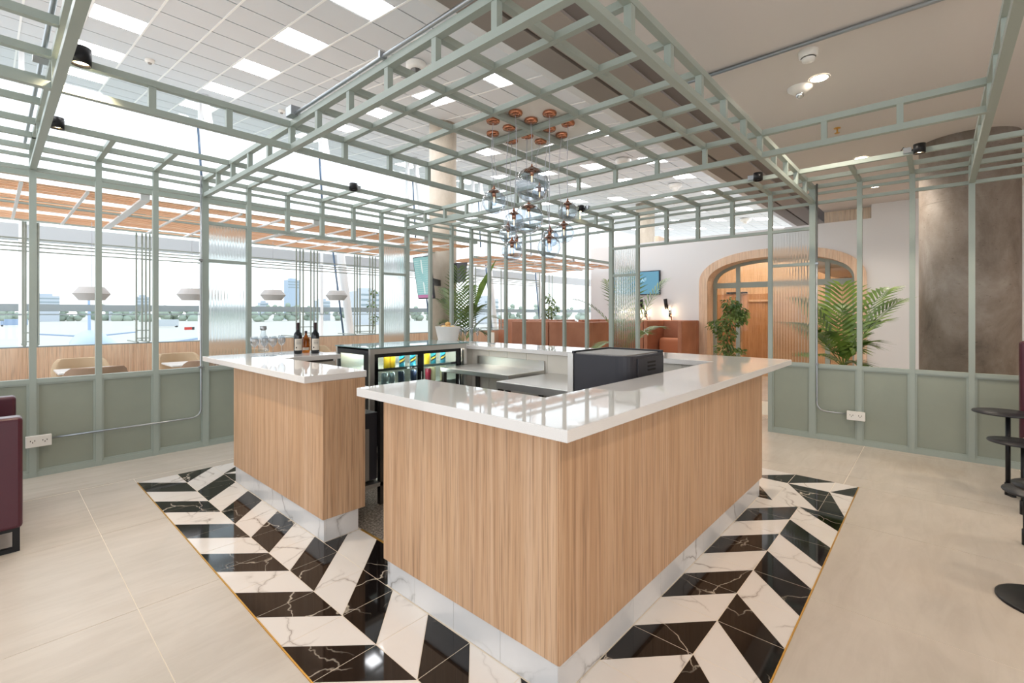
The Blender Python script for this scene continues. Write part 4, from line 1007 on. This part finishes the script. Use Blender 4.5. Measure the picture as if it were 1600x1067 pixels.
# right-hand chair (mostly outside the frame)
ax, ay = 5.31, -.50
t = thing('burgundy_chair', (ax + .3, ay - .35, 0), 'high-backed burgundy chair with brown seat at the right edge', 'chair')
B(ax + .52, ax + .62, ay - .75, ay - .02, .42, 1.27).build('backrest', 'burgundy', t, bevel=.03, seg=3)
B(ax - .04, ax + .52, ay - .75, ay - .02, .32, .47).build('seat', 'seat_brown', t, bevel=.035, seg=3)
for (x, y) in ((ax - .0, ay - .05), (ax + .55, ay - .05), (ax, ay - .7), (ax + .55, ay - .7)): MB().cyl((x, y, .0), (x, y, .34), .022, 12).build('leg', 'black_metal', t)
def disc_table(foot, ztop, r, cx, lab, z2=None):
    t = thing('side_table', (foot[0], foot[1], 0), lab, 'side table')
    MB().cyl((foot[0], foot[1], .0), (foot[0] + .0, foot[1], ztop - .012), .016, 14).build('leg', 'black_metal', t)
    MB().cyl((foot[0], foot[1], .0), (foot[0], foot[1], .10), .021, 14).build('leg_sleeve', 'black_metal', t)
    MB().bar((foot[0], foot[1], .012), (cx[0], cx[1] - .05, .012), .03, .024).build('foot_bar', 'black_metal', t)
    MB().lathe([(0, ztop), (r, ztop), (r + .002, ztop - .006), (r, ztop - .012), (0, ztop - .012)], (cx[0], cx[1], 0), 40).build('table_top', 'black_plastic', t)
def tip(px, py, z, r):
    p = onZ(px, py, z); return (p.x + r * RX, p.y + r * RY)
c = tip(1533, 644, .69, .20); disc_table((5.65, -.437), .69, .20, c, 'taller black round side table near the right partition')
c = tip(1556, 690, .52, .17); disc_table((c[0] - .10, c[1] - .02), .52, .17, c, 'middle black round side table under the tallest one')
c = tip(1583, 770, .44, .16); disc_table((4.50, -.43), .44, .16, c, 'low black round side table before the burgundy chair')
p = onZ(1580, 945, .012); t = thing('side_table', (p.x + .2, p.y - .25, 0), 'black round table base flat on the floor at right', 'side table')
MB().lathe([(0, .0), (.2, 0), (.2, .008), (.19, .012), (0, .012)], (p.x + .2 * RX, p.y + .2 * RY, 0), 40).build('base_plate', 'black_metal', t); MB().cyl((p.x + .2 * RX, p.y + .2 * RY, .01), (p.x + .2 * RX, p.y + .2 * RY, .6), .02, 12).build('column', 'black_metal', t)
MB().lathe([(0, .6), (.14, .6), (.14, .612), (0, .612)], (p.x + .2 * RX, p.y + .2 * RY, 0), 32).build('table_top', 'black_metal', t)

# ================================================================== WINDOW SIDE: half wall, tables, chairs, lamps, pergola, trellis
hw = thing('oak_half_wall', (0, 9.9, 0), 'low oak-panelled wall below the windows', 'half wall')
xs_ = [-3.2 + 1.2 * k for k in range(14)]
for a, b in zip(xs_[:-1], xs_[1:]): B(a + .002, b - .002, 9.9, 9.93, 0, 1.0).build('oak_panel', 'oak_wall', hw)
B(-3.2, 12.4, 9.9, 10.02, 1.0, 1.015).build('cap', 'window_band', hw)
def tub_chair(loc, rot, lab, m_):
    t = thing('tub_chair', (0, 0, 0), lab, 'chair')
    def shell(r0, z0, z1, th, a0, a1, nm, mm, flare=.06):
        n = 16; vs = []; 
        for q in range(n + 1):
            a = a0 + (a1 - a0) * q / n; e_ = abs(q / n - .5) * 2; zt = z1 - (z1 - z0) * .55 * max(0, e_ - .55) / .45
            for (rr, z) in ((r0, z0), (r0 + flare, zt), (r0 + flare - th, zt), (r0 - th, z0)): vs.append((rr * math.cos(a), rr * math.sin(a), z))
        fs = [(4 * q + k, 4 * q + 4 + k, 4 * q + 4 + (k + 1) % 4, 4 * q + (k + 1) % 4) for q in range(n) for k in range(4)] + [(0, 1, 2, 3), (4 * n + 3, 4 * n + 2, 4 * n + 1, 4 * n)]
        MB().add(vs, fs, True).build(nm, mm, t, bevel=.01)
    shell(.27, .40, .84, .06, -1.75, 1.75, 'backrest', m_)
    MB().lathe([(0, .34), (.25, .34), (.27, .37), (.27, .44), (.24, .47), (0, .475)], (0, 0, 0), 24).build('seat', m_, t)
    for a in (.8, 2.35, 3.93, 5.5): MB().cyl((.17 * math.cos(a), .17 * math.sin(a), .35), (.24 * math.cos(a), .24 * math.sin(a), 0), .014, 8, r2=.01).build('leg', 'oak', t)
    t.location = loc; t.rotation_euler = (0, 0, rot); OFF[t.name] = Vector(loc); return t
def sq_table(x, y, lab):
    t = thing('cafe_table', (x, y, 0), lab, 'table')
    B(x - .32, x + .32, y - .32, y + .32, .715, .74).build('table_top', 'white_lacquer', t, bevel=.006)
    MB().cyl((x, y, .02), (x, y, .715), .03, 14).build('column', 'white_steel', t); MB().lathe([(0, 0), (.22, 0), (.22, .012), (.03, .025), (0, .025)], (x, y, 0), 24).build('base', 'white_steel', t)
tabs = [(-.35, 'white square cafe table at the far left'), (.90, 'white square cafe table under the left hexagonal lamp'), (2.10, 'white square cafe table behind the conduit post'), (3.27, 'white square cafe table behind the wine glasses'), (4.43, 'white square cafe table behind the wine bottles')]
for n, (x, lab) in enumerate(tabs):
    sq_table(x, 8.6, lab)
    w = lab.split('table ')[1]
    tub_chair((x, 9.25, 0), math.pi / 2, 'beige tub chair against the oak wall, table ' + w, 'beige_fabric')
    tub_chair((x, 7.95, 0), -math.pi / 2, 'taupe tub chair with its back to the partition, table ' + w, 'taupe_fabric')
for n, x in enumerate((-.25, .926, 2.082, 3.27, 4.431)):
    lab = ['hexagonal white pendant at the far left edge', 'hexagonal white pendant over the table left of the conduit', 'hexagonal white pendant behind the left conduit post', 'hexagonal white pendant left of the blue tower', 'hexagonal white pendant before the slanted strut'][n]
    z = 1.745 + .025 * n; t = thing('hexagonal_pendant', (x, 8.5, z), lab, 'pendant lamp', 'hexagonal white pendants')
    MB().lathe([(0, .09), (.135, .09), (.2, 0), (.135, -.09), (0, -.09)], (x, 8.5, z), 40, sm=False).build('shade', 'lamp_white', t)
    MB().cyl((x, 8.5, z + .085), (x, 8.5, 2.74), .003, 6).build('cord', 'cord', t)
# pergola of timber slats
PZ = 2.75
def pergola(x0, x1, majors, lab):
    t = thing('slat_pergola', (x0, 6.45, PZ), lab, 'pergola')
    for y, h_, m_ in ((6.45, .06, 'green_steel'), (7.72, .05, 'green_steel'), (9.12, .05, 'green_steel')): B(x0, x1, y - .03, y + .03, PZ + (.06 if y < 7 else 0), PZ + h_ + (.06 if y < 7 else 0)).build('edge_beam', m_, t)
    for x in majors: B(x - .04, x + .04, 6.48, 9.09, PZ - .005, PZ + .07).build('cross_beam', 'white_steel', t)
    xs2 = [x0] + list(majors) + [x1]
    rj = random.Random(11)
    for a, b in zip(xs2[:-1], xs2[1:]):
        n = max(1, int(round((b - a) / .5)))
        for q in range(1, n): B(a + (b - a) * q / n - .014, a + (b - a) * q / n + .014, 6.48, 9.09, PZ - .012, PZ + .009).build('joist', 'white_steel', t)
        v0 = rj.choice((4, 6, 8)); v1 = rj.choice((3, 5, 9, 11))
        for q in range(14):
            if v0 <= q < v0 + 3 or q == 12: continue
            y = 6.52 + .084 * q; B(a + .045, b - .045, y, y + .044, PZ + .01, PZ + .022).build('timber_slat', 'slat_wood', t)
        for q in range(15):
            if v1 <= q < v1 + 3: continue
            y = 7.80 + .086 * q; B(a + .045, b - .045, y, y + .046, PZ + .01, PZ + .022).build('timber_slat', 'slat_wood', t)
    for (x, y) in ((x0 + .03, 9.12), (x1 - .03, 9.12)): B(x - .03, x + .03, y - .03, y + .03, 0, PZ).build('post', 'green_steel', t)
pergola(-2.7, 6.15, [-.75, 1.15, 3.08, 5.0], 'timber slat pergola over the window-side tables')
pergola(7.3, 11.6, [9.4], 'timber slat pergola over the leather booths at the rear')
# trellis screens of thin rods
def trellis(pxs, lab, Y=9.18):
    xs3 = [onY(px, HZ, Y).x for px in pxs]; t = thing('rod_trellis', (xs3[0], Y, 0), lab, 'trellis', 'rod trellises by the window')
    for x in xs3: B(x - .011, x + .011, Y - .011, Y + .011, 1.07, PZ).build('rod', 'green_steel', t)
    for z in (1.12, 1.24): B(xs3[0], xs3[-1], Y - .007, Y + .007, z - .007, z + .007).build('tie', 'green_steel', t)
    B(xs3[0], xs3[0] + .03, Y - .015, Y + .72, 1.05, 1.07).box(xs3[-1] - .03, xs3[-1], Y - .015, Y + .72, 1.05, 1.07).build('foot_bracket', 'green_steel', t)
trellis([36, 40, 57, 60], 'thin rod trellis behind the leftmost post'); trellis([213, 222, 228, 234], 'thin rod trellis left of the conduit post'); trellis([463, 468.6, 473.6, 485.6, 490.6, 495.8], 'thin rod trellis behind the wine bottles')
trellis([554, 558, 562.4, 577.6, 582, 586.4], 'thin rod trellis with a climbing plant'); trellis([733, 738, 743, 783, 788], 'thin rod trellis right of the potted palm'); trellis([843, 848, 858, 863], 'thin rod trellis beyond the globe lamps')
rr_ = thing('trellis_rails', (0, 9.14, 2.3), 'four thin green rails running along the trellis tops', 'rail')
for z in (2.52, 2.455, 2.41, 2.35): B(-3, 11.5, 9.196, 9.208, z - .009, z + .009).build('rail', 'green_steel', rr_)

# ================================================================== SCREENS
def screen_quad(name, c4, th, m_, lab, extra=None):
    TL, TR, BR, BL = [Vector(q) for q in c4]; nrm = (TR - TL).cross(BL - TL).normalized()
    ctr = (TL + TR + BR + BL) / 4
    if nrm.dot(cam.location - ctr) < 0: nrm = -nrm
    t = thing(name, ctr, lab, 'screen')
    def P(u, w): return TL.lerp(TR, u).lerp(BL.lerp(BR, u), w)
    f = [TL, TR, BR, BL]
    MB().add(f + [q - nrm * th for q in f], [(0, 1, 2, 3), (7, 6, 5, 4), (0, 4, 5, 1), (1, 5, 6, 2), (2, 6, 7, 3), (3, 7, 4, 0)]).build('casing', 'black_plastic', t)
    def rect(u0, u1, w0, w1, mm, nm, lift): MB().add([P(u0, w0) + nrm * lift, P(u1, w0) + nrm * lift, P(u1, w1) + nrm * lift, P(u0, w1) + nrm * lift], [(0, 1, 2, 3)]).build(nm, mm, t)
    rect(.03, .97, .02, .98, m_, 'display', .002)
    for e in extra or []: rect(*e)
    return t, nrm, P
tv, nrm, P = screen_quad('departure_screen', [at(644.5, 402.5, 9.35), at(670, 399, 9.15), at(677.5, 466, 9.0), at(653.5, 467, 9.2)], .06, 'screen_teal', 'tilted teal portrait information screen on the pale column',
    [(.03, .97, .91, .98, 'screen_pink', 'display_footer', .004), (.46, .53, .08, .88, 'screen_bar', 'display_column', .004)] + [(.08, .92, .1 + .05 * k, .104 + .05 * k, 'screen_bar', 'display_row', .004) for k in range(16)])
q = P(.9, .6); MB().bar(q - nrm * .05, (q - nrm * .05).lerp(Vector((CM.x, CM.y, q.z)), .62), .08, .12).build('wall_bracket', 'black_metal', tv)
tv2, nrm, P = screen_quad('wall_screen', [at(713.5, 411, 9.75), at(730.5, 409.5, 10.35), at(727, 440, 10.3), at(713.5, 442, 9.7)], .07, 'navy', 'dark rear of a screen on the right of the pale column')
q = P(.1, .5); MB().bar(q - nrm * .05, (q - nrm * .05).lerp(Vector((CM.x, CM.y, q.z)), .5), .06, .10).build('wall_bracket', 'black_metal', tv2)
xw = WHITE_X - .005
yl, yr = onX(984, 440, xw - .06).y, onX(1031, 440, xw - .06).y; zt = onX(1031, 422, xw - .06).z; zb = onX(1031, 460, xw - .06).z
t = thing('wall_screen', (xw, (yl + yr) / 2, zb), 'blue screen mounted on the white wall', 'screen')
B(xw - .07, xw - .005, yr, yl, zb, zt).build('casing', 'navy', t, bevel=.006); B(xw - .074, xw - .07, yr + .025, yl - .025, zb + .025, zt - .025).build('display', 'screen_blue', t)
cu = bpy.data.curves.new('display_text', 'FONT'); cu.body = 'AF'; cu.size = .14; cu.extrude = .001; cu.align_x = 'LEFT'
tmp_ = bpy.data.objects.new('tmp_text', cu); me_ = bpy.data.meshes.new_from_object(tmp_); bpy.data.objects.remove(tmp_); me_.materials.clear(); me_.materials.append(M['screen_text']); tx = bpy.data.objects.new('display_text', me_); COL.objects.link(tx)
pt = onX(1001.5, 440.5, xw - .08); tx.parent = t; tx.location = pt - Vector(t.location); tx.rotation_euler = (math.pi / 2, 0, -math.pi / 2)

# ================================================================== BOOTHS AND WALL LAMPS
def booth(x0, x1, y0, y1, lab, face=-1, z=1.335, cushion=False):
    t = thing('leather_booth', ((x0 + x1) / 2, (y0 + y1) / 2, 0), lab, 'booth')
    if face < 0: B(x1 - .14, x1, y0, y1, .0, z).build('backrest', 'tan_leather', t, bevel=.02)
    else: B(x0, x0 + .14, y0, y1, .0, z).build('backrest', 'tan_leather', t, bevel=.02)
    a, b = (x0, x1 - .14) if face < 0 else (x0 + .14, x1)
    B(a, b, y0, y0 + .10, 0, z).build('side_wing', 'tan_leather', t, bevel=.02); B(a, b, y1 - .10, y1, 0, z).build('side_wing', 'tan_leather', t, bevel=.02)
    B(a + .05, b, y0 + .1, y1 - .1, .08, .46).build('seat', 'tan_leather', t, bevel=.03)
    for y in (y0 + (y1 - y0) * .5,):
        xx_ = (x1 - .142) if face < 0 else (x0 + .142)
        B(xx_ - .003, xx_ + .003, y - .004, y + .004, .46, z - .02).build('seam', 'tan_side', t)
for n in range(3):
    y0 = 4.39 + .96 * n; booth(10.73, WHITE_X - .06, y0, y0 + .95, ['high-backed tan leather booth nearest the arch on the white wall', 'high-backed tan booth under the blue screen', 'high-backed tan booth at the far end of the white wall'][n])
cu_ = B(11.25, 11.45, 4.55, 5.2, .48, .9).build('seat_cushion', 'cushion', bevel=.08, seg=4, loc=(11.35, 4.88, .48), label='plump orange cushion leaning in the booth nearest the arch', cat='cushion')
for n, (y0, y1) in enumerate(((5.09, 6.10), (6.13, 7.17))): booth(7.93, 8.85, y0, y1, ['freestanding leather booth closest to the fluted glass', 'freestanding leather booth behind the thin posts'][n], face=1)
for n in range(2): booth(10.2, 11.1, 8.75 + 1.1 * n if n == 0 else 7.6, 9.75 if n == 0 else 8.6, ['leather booth beyond the palm at the rear windows', 'leather booth between the palm and the rear windows'][n], face=1)
for n, px in enumerate((1047, 1009)):
    p = onX(px, 492, WHITE_X); t = thing('wall_sconce', (p.x, p.y, 1.45), ['black wall lamp right of the blue screen', 'black wall lamp under the blue screen'][n], 'wall lamp', 'black wall lamps')
    B(WHITE_X - .03, WHITE_X - .001, p.y - .03, p.y + .03, 1.42, 1.58).build('back_plate', 'black_metal', t)
    MB().tube([(WHITE_X - .03, p.y, 1.55), (WHITE_X - .12, p.y, 1.62), (WHITE_X - .14, p.y, 1.72), (WHITE_X - .15, p.y + .05, 1.76)], .01, 8).build('arm', 'black_metal', t)
    MB().cyl((WHITE_X - .16, p.y + .06, 1.88), (WHITE_X - .12, p.y + .04, 1.62), .045, 16).build('shade', 'black_metal', t)
    MB().lathe([(0, 1.612), (.03, 1.612), (.03, 1.60), (0, 1.60)], (WHITE_X - .12, p.y + .04, 0), 12).build('bulb', 'bulb_glow', t)
    MB().cyl((WHITE_X - .06, p.y - .05, 1.47), (WHITE_X - .04, p.y - .06, 1.33), .014, 8).build('tassel', 'copper', t)
    light('sconce_lamp', 'POINT', (WHITE_X - .14, p.y + .03, 1.56), 2.2, (1, .78, .52), .03, parent=t)

# ================================================================== PLANTS
def frond(parent, base, tip, lift, L, n, m_, rnd, wid=.018, droop=.25):
    base = Vector(base); tip = Vector(tip); mid = (base + tip) / 2 + Vector((0, 0, lift))
    def q(s): return base * (1 - s) ** 2 + mid * 2 * s * (1 - s) + tip * s * s
    mb = MB(); mb.tube([q(s / 8) for s in range(9)], [.007 * (1 - .8 * s / 8) for s in range(9)], 5)
    for k in range(n):
        s = .22 + .78 * k / (n - 1); p = q(s); tg = (q(min(1, s + .02)) - q(s - .02)).normalized()
        up = Vector((0, 0, 1)); sd = tg.cross(up)
        if sd.length < .05: sd = Vector((RX, RY, 0))
        sd.normalize(); nu = sd.cross(tg).normalized()
        ll = L * (math.sin(math.pi * (.12 + .80 * (s - .22) / .78)) ** .7) * rnd.uniform(.9, 1.08)
        for sg in (-1, 1):
            d = (sd * sg * .85 + tg * (.55 + .5 * s) + nu * .18).normalized()
            a = p; b = p + d * ll * .5; c_ = p + d * ll + Vector((0, 0, -droop * ll))
            wv = tg.cross(d).cross(d).normalized() * wid * .5 if tg.cross(d).length > .01 else Vector((0, 0, wid / 2))
            b2 = b + Vector((0, 0, -droop * ll * .2))
            mb.add([a - wv * .4, a + wv * .4, b2 + wv, b2 - wv, c_], [(0, 1, 2, 3), (3, 2, 4)], True)
    return mb.build('frond', m_, parent, fix=False)
def palm(px, F, zpot, tips, lab, m_, L=.32, n=24, base_z=.75, seed=1, wid=.02, potr=.2):
    b = at(px, HZ, F); t = thing('potted_palm', (b.x, b.y, 0), lab, 'plant'); rnd = random.Random(seed)
    MB().lathe([(0, 0), (potr * .75, 0), (potr, zpot), (potr * .93, zpot), (potr * .9, zpot - .04), (0, zpot - .04)], (b.x, b.y, 0), 28).build('pot', 'pot_white', t)
    MB().lathe([(potr * .9, zpot - .038), (0, zpot - .03)], (b.x, b.y, 0), 20).build('soil', 'soil', t)
    for k in range(3):
        a = k * 2.1; MB().tube([(b.x + .04 * math.cos(a), b.y + .04 * math.sin(a), zpot - .04), (b.x + .02 * math.cos(a), b.y + .02 * math.sin(a), base_z)], [.02, .012], 8).build('stalk', 'stem', t)
    for (tx_, ty_, dF, lift, ls) in tips:
        tp = at(tx_, ty_, F + dF); frond(t, (b.x, b.y, base_z - .05), tp, lift, L * ls, n, m_, rnd, wid)
    return t
palm(1318, 6.35, .5, [(1316, 448, .35, .02, 1.2), (1406, 470, -.1, .28, 1.0), (1388, 452, .1, .35, .9), (1250, 470, .15, .28, 1.0), (1238, 505, -.1, .22, .9), (1362, 540, -.1, .22, .9), (1280, 520, -.22, .2, .9), (1335, 545, -.2, .2, .8), (1375, 505, -.1, .25, 1), (1300, 480, .45, .25, 1), (1262, 555, -.15, .15, .7), (1345, 575, -.2, .15, .7)], 'lush green palm behind the right partition before the arch', 'palm_leaf', L=.46, n=14, base_z=.82, wid=.046, seed=2)
palm(982, 8.3, .5, [(895, 468, 0, .45, .8), (930, 545, -.2, .3, .8), (1040, 438, .1, .35, 1), (1036, 512, .1, .3, .8), (985, 422, .2, .2, 1.1), (950, 440, .5, .3, 1), (1010, 520, -.3, .25, .8), (965, 500, .6, .3, .9)], 'feathery palm straddling the fluted glass of the arch-side partition', 'palm_leaf', L=.40, n=15, base_z=.85, seed=3, wid=.034)
palm(722, 9.1, .5, [(716, 422, .1, .1, 1.2), (690, 505, -.1, .35, .8), (776, 497, .0, .4, .8), (700, 455, .3, .25, 1), (745, 480, -.3, .3, .9), (735, 450, .4, .25, 1), (690, 470, .2, .3, .9), (755, 520, .2, .3, .8)], 'tall palm in front of the pale concrete column', 'palm_dark', L=.48, n=17, base_z=.9, seed=4, wid=.036)
t = bpy.data.objects['potted_palm.002']
p0, p1 = at(735, 500, 9.2), at(776, 404, 9.3); pm = (p0 + p1) / 2 + Vector((-.05, 0, .05))
MB().add([p0, pm + Vector((.04, -.04, -.03)), p1, pm + Vector((-.04, .04, .03))], [(0, 1, 2), (0, 2, 3)], True).build('blade_leaf', 'palm_leaf', t, fix=False)
def leafy(px, F, blobs, lab, nm, m_, nleaf, size, trunk_pts, zpot=.4, seed=1, droop=.6, pot=True):
    b = at(px, HZ, F); t = thing(nm, (b.x, b.y, 0), lab, 'plant'); r = random.Random(seed)
    if pot: MB().lathe([(0, 0), (.14, 0), (.19, zpot), (.175, zpot), (.17, zpot - .04), (0, zpot - .04)], (b.x, b.y, 0), 24).build('pot', 'pot_white', t)
    MB().tube([at(x, y, F + d) for x, y, d in trunk_pts], [.018 * (1 - .6 * k / len(trunk_pts)) for k in range(len(trunk_pts))], 7).build('trunk', 'trunk', t)
    mb = MB(); tot = sum(bb[4] for bb in blobs)
    for (x, y, rx_, ry_, w) in blobs:
        c = at(x, y, F); sx_, sz_ = rx_ * F / FPX, ry_ * F / FPX
        for _ in range(int(nleaf * w / tot)):
            while True:
                u = Vector((r.uniform(-1, 1), r.uniform(-1, 1), r.uniform(-1, 1)))
                if u.length <= 1: break
            p = c + Vector((u.x * sx_, u.y * sx_, u.z * sz_)); d = Vector((u.x + r.uniform(-.6, .6), u.y + r.uniform(-.6, .6), -droop + r.uniform(-.5, .5))).normalized()
            sd = d.cross(Vector((r.uniform(-1, 1), r.uniform(-1, 1), 1))).normalized(); s = size * r.uniform(.7, 1.2)
            nn = sd.cross(d) * s * .12
            mb.add([p, p + d * s * .5 + sd * s * .28 + nn, p + d * s, p + d * s * .5 - sd * s * .28 + nn], [(0, 1, 2, 3)])
    f_ = mb.build('foliage', m_, t, fix=False); f_['kind'] = 'stuff'
leafy(1140, 8.4, [(1142, 478, 13, 15, 3), (1148, 495, 20, 14, 4), (1155, 488, 12, 12, 2), (1122, 508, 15, 10, 2), (1135, 520, 14, 14, 2.5), (1134, 545, 14, 14, 2), (1150, 548, 14, 8, 1)], 'small-leaved ficus standing before the arch', 'ficus_tree', 'ficus_leaf', 1100, .075, [(1140, 600, 0), (1138, 560, 0), (1136, 530, .05), (1142, 500, 0), (1142, 475, 0)], zpot=.45, seed=6)
leafy(858, 14.8, [(857, 468, 10, 10, 1), (862, 482, 11, 9, 1), (856, 492, 9, 6, .8)], 'small leafy tree beyond the freestanding booths', 'leafy_shrub', 'ficus_leaf', 260, .10, [(858, 520, 0), (857, 490, 0), (858, 470, 0)], seed=8)
leafy(583, 12.95, [(583, 455, 4, 8, .6), (581, 478, 6, 10, 1), (584, 497, 5, 9, .8)], 'sparse climbing vine on the trellis rods', 'climbing_vine', 'ficus_leaf', 110, .10, [(583, 515, 0), (582, 485, 0), (583, 450, 0)], seed=9)
